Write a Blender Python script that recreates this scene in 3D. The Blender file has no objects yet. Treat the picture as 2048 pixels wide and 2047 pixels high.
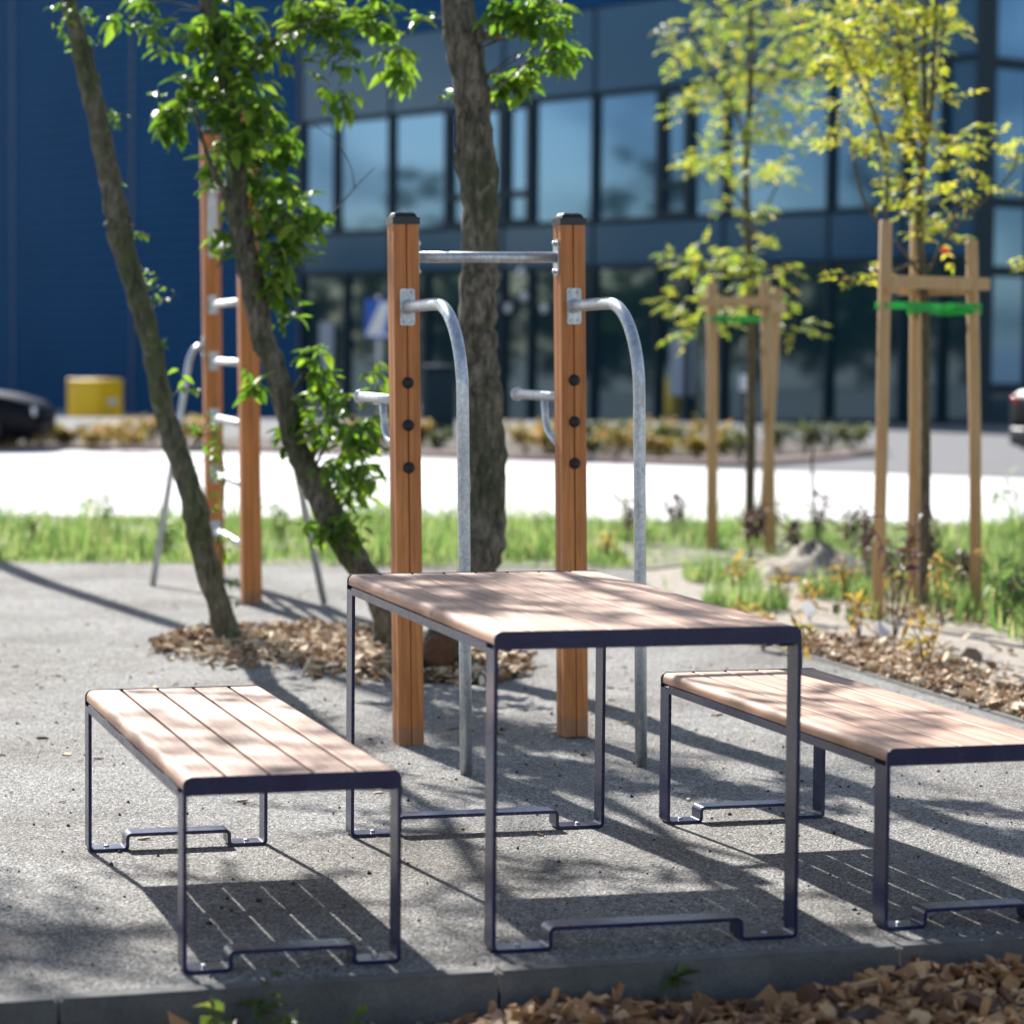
import bpy, bmesh, math, random
import numpy as np
from mathutils import Vector, Matrix
from mathutils.geometry import tessellate_polygon
random.seed(7); rng = np.random.default_rng(11)
sc = bpy.context.scene
COL = sc.collection
R = math.radians

# ------------------------------------------------------------------ camera (solved from the table and benches)
FPX, CH, PIT, ROL = 5613.8, 1.4461, 0.0613, 0.0083      # focal in px of the 2048 px photo, height, pitch, roll
cp, sp, cr, sr = math.cos(PIT), math.sin(PIT), math.cos(ROL), math.sin(ROL)
fwd = Vector((0, cp, -sp)); r0 = Vector((1, 0, 0)); u0 = Vector((0, sp, cp))
right = r0 * cr + u0 * sr; up = u0 * cr - r0 * sr
cam_d = bpy.data.cameras.new("camera"); cam = bpy.data.objects.new("camera", cam_d); COL.objects.link(cam)
m = Matrix((right, up, -fwd)).transposed().to_4x4(); m.translation = (0, 0, CH); cam.matrix_world = m
cam_d.sensor_width = 36; cam_d.sensor_fit = 'HORIZONTAL'; cam_d.lens = FPX / 2048 * 36
cam_d.clip_start = .1; cam_d.clip_end = 3000
cam_d.dof.use_dof = True; cam_d.dof.focus_distance = 8.3; cam_d.dof.aperture_fstop = 2.75
sc.camera = cam
def ray(px, py):
    return fwd + right * ((px - 1024) / FPX) - up * ((py - 1023.5) / FPX)
def at(px, py, Y):
    d = ray(px, py); return Vector((0, 0, CH)) + d * (Y / d.y)
def gp(px, py, z=0.):
    d = ray(px, py); return Vector((0, 0, CH)) + d * ((z - CH) / d.z)

# ------------------------------------------------------------------ light
SUN_EL, SUN_D = R(34.5), Vector((-.385, .923)).normalized()
w = bpy.data.worlds.new("World"); sc.world = w; w.use_nodes = True
nt = w.node_tree; bg = nt.nodes['Background']
sky = nt.nodes.new('ShaderNodeTexSky'); sky.sky_type = 'NISHITA'; sky.sun_disc = False
sky.sun_elevation = SUN_EL; sky.sun_rotation = math.atan2(SUN_D.x, SUN_D.y)
sky.air_density = 1.0; sky.dust_density = .6; sky.ozone_density = 1.5
hsv = nt.nodes.new('ShaderNodeHueSaturation'); hsv.inputs['Saturation'].default_value = .86
nt.links.new(sky.outputs[0], hsv.inputs['Color']); 
tcw = nt.nodes.new('ShaderNodeTexCoord'); mpw = nt.nodes.new('ShaderNodeMapping'); mpw.inputs['Scale'].default_value = (1, 1, 2.2); nzw = nt.nodes.new('ShaderNodeTexNoise'); nzw.inputs['Scale'].default_value = 13; nzw.inputs['Detail'].default_value = 6; nzw.inputs['Distortion'].default_value = .6
rmw = nt.nodes.new('ShaderNodeValToRGB'); rmw.color_ramp.elements[0].position = .42; rmw.color_ramp.elements[0].color = (.58, .63, .70, 1); rmw.color_ramp.elements[1].position = .64; rmw.color_ramp.elements[1].color = (1.75, 1.6, 1.48, 1)
mxw = nt.nodes.new('ShaderNodeMix'); mxw.data_type = 'RGBA'; mxw.blend_type = 'MULTIPLY'; mxw.inputs[0].default_value = 1      # broken cloud
nt.links.new(tcw.outputs['Generated'], mpw.inputs[0]); nt.links.new(mpw.outputs[0], nzw.inputs['Vector']); nt.links.new(nzw.outputs['Fac'], rmw.inputs[0]); nt.links.new(hsv.outputs[0], mxw.inputs[6]); nt.links.new(rmw.outputs[0], mxw.inputs[7])
nt.links.new(mxw.outputs[2], bg.inputs[0]); bg.inputs[1].default_value = .078
sl = bpy.data.lights.new("sun", 'SUN'); sl.energy = 5.0; sl.angle = R(.53); sl.color = (1, .975, .935)
so = bpy.data.objects.new("sun", sl); COL.objects.link(so)
sdir = Vector((SUN_D.x * math.cos(SUN_EL), SUN_D.y * math.cos(SUN_EL), math.sin(SUN_EL)))
so.rotation_euler = sdir.to_track_quat('Z', 'Y').to_euler(); so.location = (-6, 15, 12)
sc.view_settings.view_transform = 'Standard'; sc.view_settings.look = 'None'
sc.view_settings.exposure = 1.12; sc.view_settings.gamma = 1
sc.cycles.max_bounces = 8; sc.cycles.diffuse_bounces = 4; sc.cycles.glossy_bounces = 4
sc.cycles.transmission_bounces = 5; sc.cycles.transparent_max_bounces = 6
sc.cycles.use_denoising = True; sc.cycles.sample_clamp_indirect = 6

# ------------------------------------------------------------------ materials
def lin(h):
    c = [int(h[i:i + 2], 16) / 255 for i in (0, 2, 4)]
    return tuple(x / 12.92 if x <= .04045 else ((x + .055) / 1.055) ** 2.4 for x in c) + (1,)
class N:
    def __init__(s, name):
        s.m = bpy.data.materials.new(name); s.m.use_nodes = True; s.t = s.m.node_tree
        s.b = s.t.nodes['Principled BSDF']; s.out = s.t.nodes['Material Output']
    def n(s, typ, **kw):
        x = s.t.nodes.new('ShaderNode' + typ)
        for k, v in kw.items(): setattr(x, k, v)
        return x
    def l(s, a, b): s.t.links.new(a, b)
    def val(s, node, **kw):
        for k, v in kw.items(): node.inputs[k.replace('_', ' ')].default_value = v
        return node
    def coords(s, scale=(1, 1, 1), kind='Object', rnd=0):
        tc = s.n('TexCoord'); mp = s.n('Mapping'); mp.inputs['Scale'].default_value = scale
        s.l(tc.outputs[kind], mp.inputs['Vector'])
        if rnd:
            g = s.n('NewGeometry'); mu = s.n('Math', operation='MULTIPLY'); mu.inputs[1].default_value = rnd
            s.l(g.outputs['Random Per Island'], mu.inputs[0]); cx = s.n('CombineXYZ')
            s.l(mu.outputs[0], cx.inputs[0]); s.l(mu.outputs[0], cx.inputs[1]); s.l(mu.outputs[0], cx.inputs[2])
            s.l(cx.outputs[0], mp.inputs['Location'])
        return mp.outputs[0]
    def noise(s, vec, scale=5, detail=4, rough=.55, dist=0):
        x = s.n('TexNoise'); s.val(x, Scale=scale, Detail=detail, Roughness=rough, Distortion=dist); s.l(vec, x.inputs['Vector']); return x.outputs['Fac']
    def ramp(s, fac, stops):
        x = s.n('ValToRGB'); e = x.color_ramp.elements
        while len(e) < len(stops): e.new(.5)
        for q, (p, c) in zip(e, stops): q.position = p; q.color = c if len(c) == 4 else tuple(c) + (1,)
        s.l(fac, x.inputs[0]); return x.outputs[0]
    def mix(s, a, b, fac, mode='MIX'):
        x = s.n('Mix', data_type='RGBA', blend_type=mode)
        for v, i in ((fac, 0), (a, 6), (b, 7)):
            if hasattr(v, 'is_output'): s.l(v, x.inputs[i])
            else: x.inputs[i].default_value = v
        return x.outputs[2]
    def bump(s, h, strength=.3, dist=.01):
        x = s.n('Bump'); s.val(x, Strength=strength, Distance=dist); s.l(h, x.inputs['Height']); s.l(x.outputs[0], s.b.inputs['Normal']); return x
    def set(s, col=None, rough=None, metal=None, **kw):
        for v, k in ((col, 'Base Color'), (rough, 'Roughness'), (metal, 'Metallic')):
            if v is None: continue
            if hasattr(v, 'is_output'): s.l(v, s.b.inputs[k])
            else: s.b.inputs[k].default_value = v
        for k, v in kw.items(): s.b.inputs[k.replace('_', ' ')].default_value = v
        return s
def g3(v): return (v, v, v, 1)
M = {}
def gravel():
    a = N('gravel'); v = a.coords()
    vo = a.n('TexVoronoi'); a.val(vo, Scale=185.); a.l(v, vo.inputs['Vector'])
    sep = a.n('SeparateColor'); a.l(vo.outputs['Color'], sep.inputs[0])
    c = a.ramp(sep.outputs[0], [(0, (.068, .066, .062)), (.3, (.25, .244, .233)), (.65, (.44, .43, .413)), (1, (.80, .79, .77))])
    big = a.noise(v, 1.1, 5, .6); c = a.mix(c, a.ramp(big, [(.32, (.62, .58, .53)), (.5, (.9, .88, .85)), (.68, (1.1, 1.09, 1.07))]), 1., 'MULTIPLY')
    mid = a.noise(v, 14, 5, .7); c = a.mix(c, a.ramp(mid, [(.3, (.78, .76, .73)), (.7, (1.08, 1.08, 1.08))]), 1., 'MULTIPLY')
    a.set(c, .9); a.bump(a.ramp(vo.outputs['Distance'], [(0, (1, 1, 1)), (.7, (0, 0, 0))]), 1., .012); return a.m
M['gravel'] = gravel()
def soil(name, c0, c1, sc_=18, b=.5):
    a = N(name); v = a.coords(); f = a.noise(v, sc_, 8, .65)
    a.set(a.ramp(f, [(.3, c0), (.7, c1)]), .95); a.bump(f, b, .03); return a.m
M['sand'] = soil('sandy_soil', (.22, .185, .145), (.40, .35, .29), 14)
M['earth'] = soil('dark_soil', (.035, .025, .018), (.09, .065, .045), 30)
M['lawn'] = soil('lawn_soil', (.09, .10, .045), (.25, .23, .15), 6)
M['terrain'] = soil('ground', (.20, .19, .17), (.30, .28, .26), 3)
def paving():
    a = N('pale_paving'); v = a.coords()
    br = a.n('TexBrick'); a.val(br, Scale=1., Brick_Width=.2, Row_Height=.1, Mortar_Size=.004)
    br.inputs['Color1'].default_value = (.62, .61, .6, 1); br.inputs['Color2'].default_value = (.72, .71, .70, 1); br.inputs['Mortar'].default_value = (.35, .34, .33, 1)
    a.l(v, br.inputs['Vector']); f = a.noise(v, .5, 5)
    a.set(a.mix(br.outputs[0], a.ramp(f, [(.3, g3(.9)), (.7, g3(1.04))]), 1., 'MULTIPLY'), .85); return a.m
M['paving'] = paving()
M['asphalt_and_shade'] = soil('asphalt_and_shade', (.105, .105, .11), (.15, .15, .155), 9, .2)  # real asphalt, and painted shade on the pale paving by the building
def concrete(name, c0, c1):
    a = N(name); v = a.coords(); f = a.noise(v, 9, 8, .65); g = a.noise(v, 160, 3)
    a.set(a.mix(a.ramp(f, [(.3, c0), (.7, c1)]), a.ramp(g, [(.35, g3(.8)), (.65, g3(1.08))]), 1., 'MULTIPLY'), .88); a.bump(g, .25, .004); return a.m
M['kerb'] = concrete('kerb_concrete', (.10, .097, .09), (.17, .165, .155))
M['kerb_red'] = concrete('red_kerb_concrete', (.36, .24, .21), (.46, .33, .29))
def plank():
    a = N('pale_plank_wood'); v = a.coords((1, .06, 1), rnd=7.)
    v2 = a.coords((1, 1, 1), rnd=13.)
    g = a.noise(v, 75, 7, .6, .6); big = a.noise(v, 9, 4, .5, 2.5)
    wv = a.n('TexWave', wave_type='RINGS', rings_direction='Y'); a.val(wv, Scale=9., Distortion=5., Detail=3., Detail_Scale=1.2); a.l(a.coords((1, .09, 1), rnd=3.), wv.inputs['Vector'])
    c = a.ramp(g, [(.28, (.37, .20, .122)), (.5, (.565, .352, .24)), (.75, (.68, .465, .345))])
    c = a.mix(c, a.ramp(wv.outputs['Fac'], [(.2, (.88, .84, .80)), (.7, (1.05, 1.04, 1.04))]), .8, 'MULTIPLY')
    c = a.mix(c, a.ramp(big, [(.35, (.80, .77, .76)), (.6, (1.05, 1.04, 1.03))]), 1., 'MULTIPLY')
    gi = a.n('NewGeometry'); c = a.mix(c, a.ramp(gi.outputs['Random Per Island'], [(0, (.76, .73, .71)), (.5, (.98, .96, .95)), (1, (1.1, 1.08, 1.06))]), 1., 'MULTIPLY')
    kn = a.n('TexVoronoi'); a.val(kn, Scale=3.2); a.l(a.coords((1.6, .75, 1), rnd=5.), kn.inputs['Vector'])
    c = a.mix(c, (.17, .09, .05, 1), a.ramp(kn.outputs['Distance'], [(.02, g3(.8)), (.06, g3(0))]))
    a.set(c, .62); a.bump(g, .12, .002); return a.m
M['plank'] = plank()
def post():
    a = N('orange_post_wood'); v = a.coords((1, 1, .045), rnd=9.)
    g = a.noise(v, 90, 7, .6, .5); big = a.noise(v, 14, 4, .5, 1.5)
    c = a.ramp(g, [(.25, (.39, .128, .032)), (.55, (.57, .215, .056)), (.8, (.68, .285, .085))])
    c = a.mix(c, a.ramp(big, [(.35, (.78, .75, .72)), (.62, (1.07, 1.06, 1.05))]), 1., 'MULTIPLY')
    kn = a.n('TexVoronoi'); a.val(kn, Scale=4.5); a.l(a.coords((1.5, 1.5, .9)), kn.inputs['Vector'])
    c = a.mix(c, (.09, .03, .012, 1), a.ramp(kn.outputs['Distance'], [(.05, g3(.8)), (.115, g3(0))]))
    ck = a.noise(a.coords((1, 1, .012), rnd=4.), 130, 3, .5, .2); c = a.mix(c, a.ramp(ck, [(.30, g3(.45)), (.36, g3(1))]), .9, 'MULTIPLY')
    tcz = a.n('TexCoord'); sz = a.n('SeparateXYZ'); a.l(tcz.outputs['Object'], sz.inputs[0]); sp_ = a.noise(a.coords(), 40, 5, .7); ad = a.n('Math', operation='MULTIPLY_ADD'); a.l(sp_, ad.inputs[0]); ad.inputs[1].default_value = -.12; a.l(sz.outputs[2], ad.inputs[2])
    c = a.mix(c, (.17, .15, .125, 1), a.ramp(ad.outputs[0], [(0, g3(.35)), (.02, g3(0))]))      # splashed dirt at the foot
    a.set(c, .58); a.bump(g, .12, .002); return a.m
M['post'] = post()
def stake():
    a = N('stake_pine'); v = a.coords((1, 1, .05), rnd=9.); g = a.noise(v, 60, 6, .6, .5)
    c = a.ramp(g, [(.25, (.40, .235, .105)), (.7, (.60, .40, .21))])
    kn = a.n('TexVoronoi'); a.val(kn, Scale=3.); a.l(a.coords((2, 2, .8)), kn.inputs['Vector'])
    c = a.mix(c, (.1, .05, .02, 1), a.ramp(kn.outputs['Distance'], [(.06, g3(.85)), (.13, g3(0))]))
    a.set(c, .75); return a.m
M['stake'] = stake()
def coat():
    a = N('navy_powder_coat'); v = a.coords(); f = a.noise(v, 260, 2); f2 = a.noise(v, 7, 6, .6)
    a.set(a.ramp(f2, [(.3, (.007, .012, .058)), (.7, (.011, .018, .075))]), a.ramp(f2, [(.3, g3(.20)), (.7, g3(.32))]), Specular_IOR_Level=.55); a.bump(f, .06, .001); return a.m
M['coat'] = coat()
def galv():
    a = N('galvanised_steel'); v = a.coords((1, 1, 1)); vo = a.n('TexVoronoi'); a.val(vo, Scale=120.); a.l(v, vo.inputs['Vector'])
    sep = a.n('SeparateColor'); a.l(vo.outputs['Color'], sep.inputs[0]); f = a.noise(a.coords((1, 1, .3)), 30, 6, .65)
    c = a.mix(a.ramp(sep.outputs[0], [(0, (.50, .53, .55)), (1, (.68, .71, .73))]), a.ramp(f, [(.3, g3(.72)), (.65, g3(1.05))]), 1., 'MULTIPLY')
    a.set(c, a.ramp(f, [(.3, g3(.52)), (.7, g3(.36))]), .8); a.bump(f, .1, .003); return a.m
M['galv'] = galv()
M['black'] = N('black_plastic').set((.012, .014, .018, 1), .38).m
M['rubber'] = N('black_rubber').set((.012, .012, .014, 1), .6).m
def bark(name, c0, c1, moss, s=1.):
    a = N(name); v = a.coords((1, 1, .45)); f = a.noise(v, 26 * s, 9, .7, .8); g = a.noise(a.coords((1, 1, .6)), 4.5, 5, .6)
    c = a.ramp(f, [(.36, c0), (.6, c1)]); c = a.mix(c, moss, a.ramp(g, [(.44, g3(0)), (.6, g3(.8))]))
    pt = a.noise(a.coords((1, 1, .7)), 17 * s, 6, .7, 1.); c = a.mix(c, (c1[0] * 1.35, c1[1] * 1.35, c1[2] * 1.35, 1), a.ramp(pt, [(.55, g3(0)), (.64, g3(.65))]))
    ck = a.noise(a.coords((1, 1, .16)), 48 * s, 5, .7, .5); c = a.mix(c, a.ramp(ck, [(.38, g3(.35)), (.5, g3(1))]), .9, 'MULTIPLY')
    vo = a.n('TexVoronoi'); a.val(vo, Scale=34. * s); a.l(a.coords((1, 1, .35)), vo.inputs['Vector'])
    c = a.mix(c, a.ramp(vo.outputs['Distance'], [(.1, g3(.72)), (.5, g3(1.08))]), .8, 'MULTIPLY')
    h = a.mix(f, vo.outputs['Distance'], .5); a.set(c, .9); a.bump(h, .9, .02); return a.m
M['bark'] = bark('grey_green_bark', (.030, .026, .018), (.20, .175, .132), (.045, .058, .020, 1))
M['bark_smooth'] = bark('smooth_olive_bark', (.055, .053, .034), (.17, .155, .11), (.068, .088, .030, 1), .8)
M['bark_young'] = bark('young_bark', (.07, .055, .038), (.17, .135, .09), (.09, .085, .045, 1), 1.5)
def leafmat(name, cols, trans, rough=.35, tf=.45, patch=0):
    a = N(name); g = a.n('NewGeometry')
    stops = [(i / max(1, len(cols) - 1), c) for i, c in enumerate(cols)]
    c = a.ramp(g.outputs['Random Per Island'], stops)
    if patch: c = a.mix(c, a.ramp(a.noise(a.coords(), patch, 3, .6), [(.34, (.45, .52, .5)), (.5, (.95, .9, .9)), (.66, (1.25, 1.1, 1.2))]), 1., 'MULTIPLY')
    a.set(c, rough)
    tr = a.n('BsdfTranslucent'); ct = a.mix(c, trans, 1., 'MULTIPLY'); a.l(ct, tr.inputs[0])
    mx = a.n('MixShader'); mx.inputs[0].default_value = tf; a.l(a.b.outputs[0], mx.inputs[1]); a.l(tr.outputs[0], mx.inputs[2]); a.l(mx.outputs[0], a.out.inputs[0]); return a.m
M['leaf'] = leafmat('glossy_green_leaf', [(.03, .075, .014), (.05, .115, .02), (.085, .165, .026), (.13, .20, .03)], (3.0, 2.8, 1.1, 1), .42, .52)
M['leaf_young'] = leafmat('yellow_green_leaf', [(.19, .27, .035), (.31, .36, .045), (.44, .42, .05), (.24, .32, .04), (.52, .38, .10)], (1.8, 1.75, 1., 1), .45, .5)
M['leaf_young_green'] = leafmat('young_green_leaf', [(.13, .22, .03), (.22, .31, .04), (.36, .38, .05), (.17, .27, .035), (.48, .36, .10)], (1.8, 1.75, 1., 1), .45, .5)
M['grass'] = leafmat('grass_blade', [(.07, .145, .042), (.12, .21, .06), (.18, .265, .09), (.38, .37, .20)], (1.65, 1.8, 1.3, 1), .45, .5, 3.2)
M['leaf_purple'] = leafmat('dark_purple_leaf', [(.06, .028, .03), (.10, .05, .05), (.12, .08, .06)], (1.2, 1, 1, 1), .5, .35)
M['leaf_amber'] = leafmat('amber_leaf', [(.36, .22, .06), (.42, .32, .08), (.27, .28, .07)], (1.3, 1.2, 1, 1), .6, .45)
M['leaf_bed'] = leafmat('bed_plant_leaf', [(.46, .27, .07), (.50, .28, .11), (.26, .27, .06), (.38, .32, .07)], (1.2, 1.2, 1, 1), .6, .4)
M['leaf_bed_green'] = leafmat('bed_plant_green_leaf', [(.06, .09, .03), (.10, .13, .04), (.14, .15, .05)], (1.4, 1.4, 1, 1), .6, .4)
M['leaf_seed'] = leafmat('seedling_leaf', [(.07, .11, .03), (.11, .16, .04), (.20, .22, .05)], (1.6, 1.6, 1, 1), .4, .4)
M['leaf_far'] = leafmat('far_leaf', [(.02, .045, .014), (.035, .07, .02), (.05, .085, .024)], (1.2, 1.2, 1, 1), .6, .3)
M['leaf_red'] = leafmat('red_leaf', [(.45, .06, .03), (.5, .09, .04)], (1.3, 1, 1, 1), .5, .4)
def chips(nm, stops):
    a = N(nm); g = a.n('NewGeometry'); v = a.coords(); f = a.noise(v, 220, 4)
    c = a.ramp(g.outputs['Random Per Island'], stops)
    a.set(a.mix(c, a.ramp(f, [(.3, g3(.75)), (.7, g3(1.1))]), 1., 'MULTIPLY'), .8); return a.m
M['chip'] = chips('wood_chip', [(0, (.035, .018, .009)), (.12, (.12, .052, .022)), (.35, (.28, .132, .052)), (.65, (.43, .225, .092)), (.87, (.56, .33, .15)), (1, (.68, .46, .24))])
M['chip_sunlit'] = chips('sunlit_wood_chip', [(0, (.06, .035, .02)), (.14, (.24, .13, .065)), (.4, (.48, .31, .17)), (.7, (.68, .50, .31)), (1, (.88, .76, .56))])  # paler copy of the chips, sunlight put into the colour
def cladding():
    a = N('blue_cladding'); v = a.coords(); f = a.noise(v, .35, 4)
    a.set(a.ramp(f, [(.3, (.006, .066, .172)), (.7, (.008, .078, .196))]), .45, IOR=1.1); return a.m
M['clad'] = cladding()
M['panel'] = N('blue_grey_panel').set((.024, .088, .165, 1), .12, IOR=1.42, Specular_Tint=(.5, .75, 1, 1)).m
M['frame'] = N('dark_window_frame').set((.006, .028, .042, 1), .5, Specular_IOR_Level=.25).m
M['core'] = N('dark_core').set((.012, .018, .024, 1), .8).m
M['glass'] = N('reflective_window_glass').set((.105, .215, .37, 1), .05, .8).m
M['glass_dark'] = N('dark_shopfront_glass').set((.016, .046, .056, 1), .04, IOR=2.3, Specular_Tint=(.6, .85, 1, 1)).m
M['shade_strip'] = concrete('shade_strip_tone', (.07, .085, .085), (.11, .125, .125))  # dark tone of the painted kerb shadow strip
M['plinth'] = concrete('plinth', (.30, .31, .33), (.38, .39, .41))
M['yellow'] = N('yellow_paint').set((1., .60, .008, 1), .45).m
M['white'] = N('white_plastic').set((.80, .80, .80, 1), .4).m
M['label'] = leafmat('white_label_plastic', [(.8, .8, .8), (.82, .82, .82)], (1, 1, 1, 1), .4, .6)
M['bluesign'] = N('blue_sign').set((.01, .10, .45, 1), .35).m
M['strap'] = leafmat('green_strap', [(.02, .50, .09), (.02, .52, .09)], (1, 1, 1, 1), .4, .4)
M['carpaint'] = N('black_car_paint').set((.004, .005, .008, 1), .4, Specular_IOR_Level=.12).m
M['carglass'] = N('car_glass').set((.003, .004, .006, 1), .1, IOR=1.12).m
M['redlamp'] = N('red_lamp').set((.45, .01, .02, 1), .2).m
M['clearlamp'] = N('clear_lamp').set((.6, .62, .65, 1), .15).m
M['rim'] = N('alloy_rim').set((.5, .5, .52, 1), .3, .9).m
M['cut'] = soil('cut_wood', (.10, .045, .022), (.19, .09, .045), 40)
M['stone'] = soil('brown_stone', (.16, .12, .09), (.28, .22, .17), 20)
M['interior'] = N('pale_panel').set((.35, .40, .46, 1), .5).m

# ------------------------------------------------------------------ mesh helpers
class MB:
    def __init__(s): s.v = []; s.f = []; s.sm = []
    def add(s, vs, fs, smooth=False):
        b = len(s.v); s.v += [tuple(x) for x in vs]; s.f += [tuple(b + i for i in f) for f in fs]; s.sm += [smooth] * len(fs); return s
    def box(s, x0, x1, y0, y1, z0, z1):
        return s.add([(x0, y0, z0), (x1, y0, z0), (x1, y1, z0), (x0, y1, z0), (x0, y0, z1), (x1, y0, z1), (x1, y1, z1), (x0, y1, z1)],
                     [(0, 3, 2, 1), (4, 5, 6, 7), (0, 1, 5, 4), (1, 2, 6, 5), (2, 3, 7, 6), (3, 0, 4, 7)])
    def bbox(s, x0, x1, y0, y1, z0, z1, bev=.004, seg=2):
        bm = bmesh.new(); bmesh.ops.create_cube(bm, size=1)
        for v in bm.verts: v.co = Vector(((x0 + x1) / 2 + v.co.x * (x1 - x0), (y0 + y1) / 2 + v.co.y * (y1 - y0), (z0 + z1) / 2 + v.co.z * (z1 - z0)))
        bmesh.ops.bevel(bm, geom=bm.edges[:], offset=bev, segments=seg, affect='EDGES', profile=.5)
        return s.bm(bm, True)
    def bm(s, bm, smooth=False):
        bm.verts.index_update(); s.add([v.co[:] for v in bm.verts], [[v.index for v in f.verts] for f in bm.faces], smooth); bm.free(); return s
    def tube(s, pts, rad, n=12, cap=True, jit=0.):
        pts = [Vector(p) for p in pts]; k = len(pts)
        if not hasattr(rad, '__len__'): rad = [rad] * k
        t = [(pts[min(i + 1, k - 1)] - pts[max(i - 1, 0)]).normalized() for i in range(k)]
        a = t[0].orthogonal().normalized(); vs = []
        for i in range(k):
            a = (a - t[i] * a.dot(t[i])).normalized(); b = t[i].cross(a)
            for j in range(n):
                th = 2 * math.pi * j / n; rr = rad[i] * (1 + (random.uniform(-jit, jit) if jit else 0))
                vs.append(pts[i] + (a * math.cos(th) + b * math.sin(th)) * rr)
        fs = [(i * n + j, i * n + (j + 1) % n, (i + 1) * n + (j + 1) % n, (i + 1) * n + j) for i in range(k - 1) for j in range(n)]
        s.add(vs, fs, True)
        if cap:
            b = len(s.v) - k * n; s.f += [tuple(b + j for j in reversed(range(n))), tuple(b + (k - 1) * n + j for j in range(n))]; s.sm += [False, False]
        return s
    def lathe(s, prof, n=20, org=(0, 0, 0), ax=(0, 0, 1)):
        q = Vector((0, 0, 1)).rotation_difference(Vector(ax)); o = Vector(org); k = len(prof); vs = []
        for r, z in prof:
            for j in range(n): th = 2 * math.pi * j / n; vs.append(o + q @ Vector((r * math.cos(th), r * math.sin(th), z)))
        s.add(vs, [(i * n + j, i * n + (j + 1) % n, (i + 1) * n + (j + 1) % n, (i + 1) * n + j) for i in range(k - 1) for j in range(n)], True)
        b = len(s.v) - k * n; s.f += [tuple(b + j for j in reversed(range(n))), tuple(b + (k - 1) * n + j for j in range(n))]; s.sm += [False, False]; return s
    def prism(s, poly, z0, z1, tr=lambda p: p):
        n = len(poly); s.add([tr((x, y, z0)) for x, y in poly] + [tr((x, y, z1)) for x, y in poly],
            [tuple(reversed(range(n))), tuple(range(n, 2 * n))] + [(i, (i + 1) % n, n + (i + 1) % n, n + i) for i in range(n)]); return s
    def strap(s, path, t, y0, y1):        # flat bar bent along a 2D (x,z) path, wide in y, path = centre line
        k = len(path); P = [Vector(p) for p in path]; vs = []
        for i in range(k):
            d = (P[min(i + 1, k - 1)] - P[max(i - 1, 0)]).normalized(); nn = Vector((-d.y, d.x))
            if 0 < i < k - 1:
                d1 = (P[i] - P[i - 1]).normalized(); nn = nn / max(.5, nn.dot(Vector((-d1.y, d1.x))))
            for sg, y in ((1, y0), (1, y1), (-1, y1), (-1, y0)):
                q = P[i] + nn * (t / 2 * sg); vs.append((q.x, y, q.y))
        fs = [(i * 4 + j, i * 4 + (j + 1) % 4, i * 4 + 4 + (j + 1) % 4, i * 4 + 4 + j) for i in range(k - 1) for j in range(4)]
        fs += [(3, 2, 1, 0), tuple((k - 1) * 4 + j for j in range(4))]
        return s.add(vs, fs)
    def build(s, name, mat, parent=None, loc=None, autosmooth=True):
        me = bpy.data.meshes.new(name); me.from_pydata(s.v, [], s.f); me.polygons.foreach_set('use_smooth', s.sm)
        me.materials.append(mat); me.update(); bm = bmesh.new(); bm.from_mesh(me); bmesh.ops.recalc_face_normals(bm, faces=bm.faces) if len(bm.faces) < 20000 else None
        if len(bm.faces) < 20000: bm.to_mesh(me)
        bm.free()
        o = bpy.data.objects.new(name, me); COL.objects.link(o)
        if parent: o.parent = parent
        if loc: o.location = loc
        return o
def np_mesh(name, V, F, mat, parent=None, smooth=False):     # V (n,3), F (m,k) all the same k
    me = bpy.data.meshes.new(name); V = np.ascontiguousarray(V, np.float32); F = np.ascontiguousarray(F, np.int32); mF, k = F.shape
    me.vertices.add(len(V)); me.vertices.foreach_set('co', V.ravel()); me.loops.add(mF * k); me.loops.foreach_set('vertex_index', F.ravel())
    me.polygons.add(mF); me.polygons.foreach_set('loop_start', np.arange(0, mF * k, k, dtype=np.int32))
    me.polygons.foreach_set('use_smooth', np.full(mF, smooth)); me.update(calc_edges=True); me.materials.append(mat)
    o = bpy.data.objects.new(name, me); COL.objects.link(o)
    if parent: o.parent = parent
    return o
def tag(o, label=None, cat=None, group=None, kind=None):
    for k, v in (('label', label), ('category', cat), ('group', group), ('kind', kind)):
        if v: o[k] = v
    return o
def thing(name, label, cat, loc=(0, 0, 0), rz=0., group=None):
    o = bpy.data.objects.new(name, None); COL.objects.link(o); o.location = loc; o.rotation_euler = (0, 0, rz); o.empty_display_size = .1
    return tag(o, label, cat, group)
def copy_tree(o, parent=None):
    c = o.copy(); COL.objects.link(c)
    if parent: c.parent = parent
    for ch in list(o.children): copy_tree(ch, c)
    return c
def fillet(pts, r, n=5):
    out = [Vector(pts[0])]
    for i in range(1, len(pts) - 1):
        p, a, b = Vector(pts[i]), Vector(pts[i - 1]), Vector(pts[i + 1]); da, db = (a - p).normalized(), (b - p).normalized()
        ang = da.angle(db); d = min(r / math.tan(ang / 2), (a - p).length * .49, (b - p).length * .49); rr = d * math.tan(ang / 2)
        c = p + (da + db).normalized() * (rr / math.sin(ang / 2)); s0 = (p + da * d) - c; s1 = (p + db * d) - c; tot = s0.angle(s1)
        for k in range(n + 1):
            t = k / n; out.append(c + (s0 * math.sin((1 - t) * tot) + s1 * math.sin(t * tot)) / math.sin(tot))
    out.append(Vector(pts[-1])); return out
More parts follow.
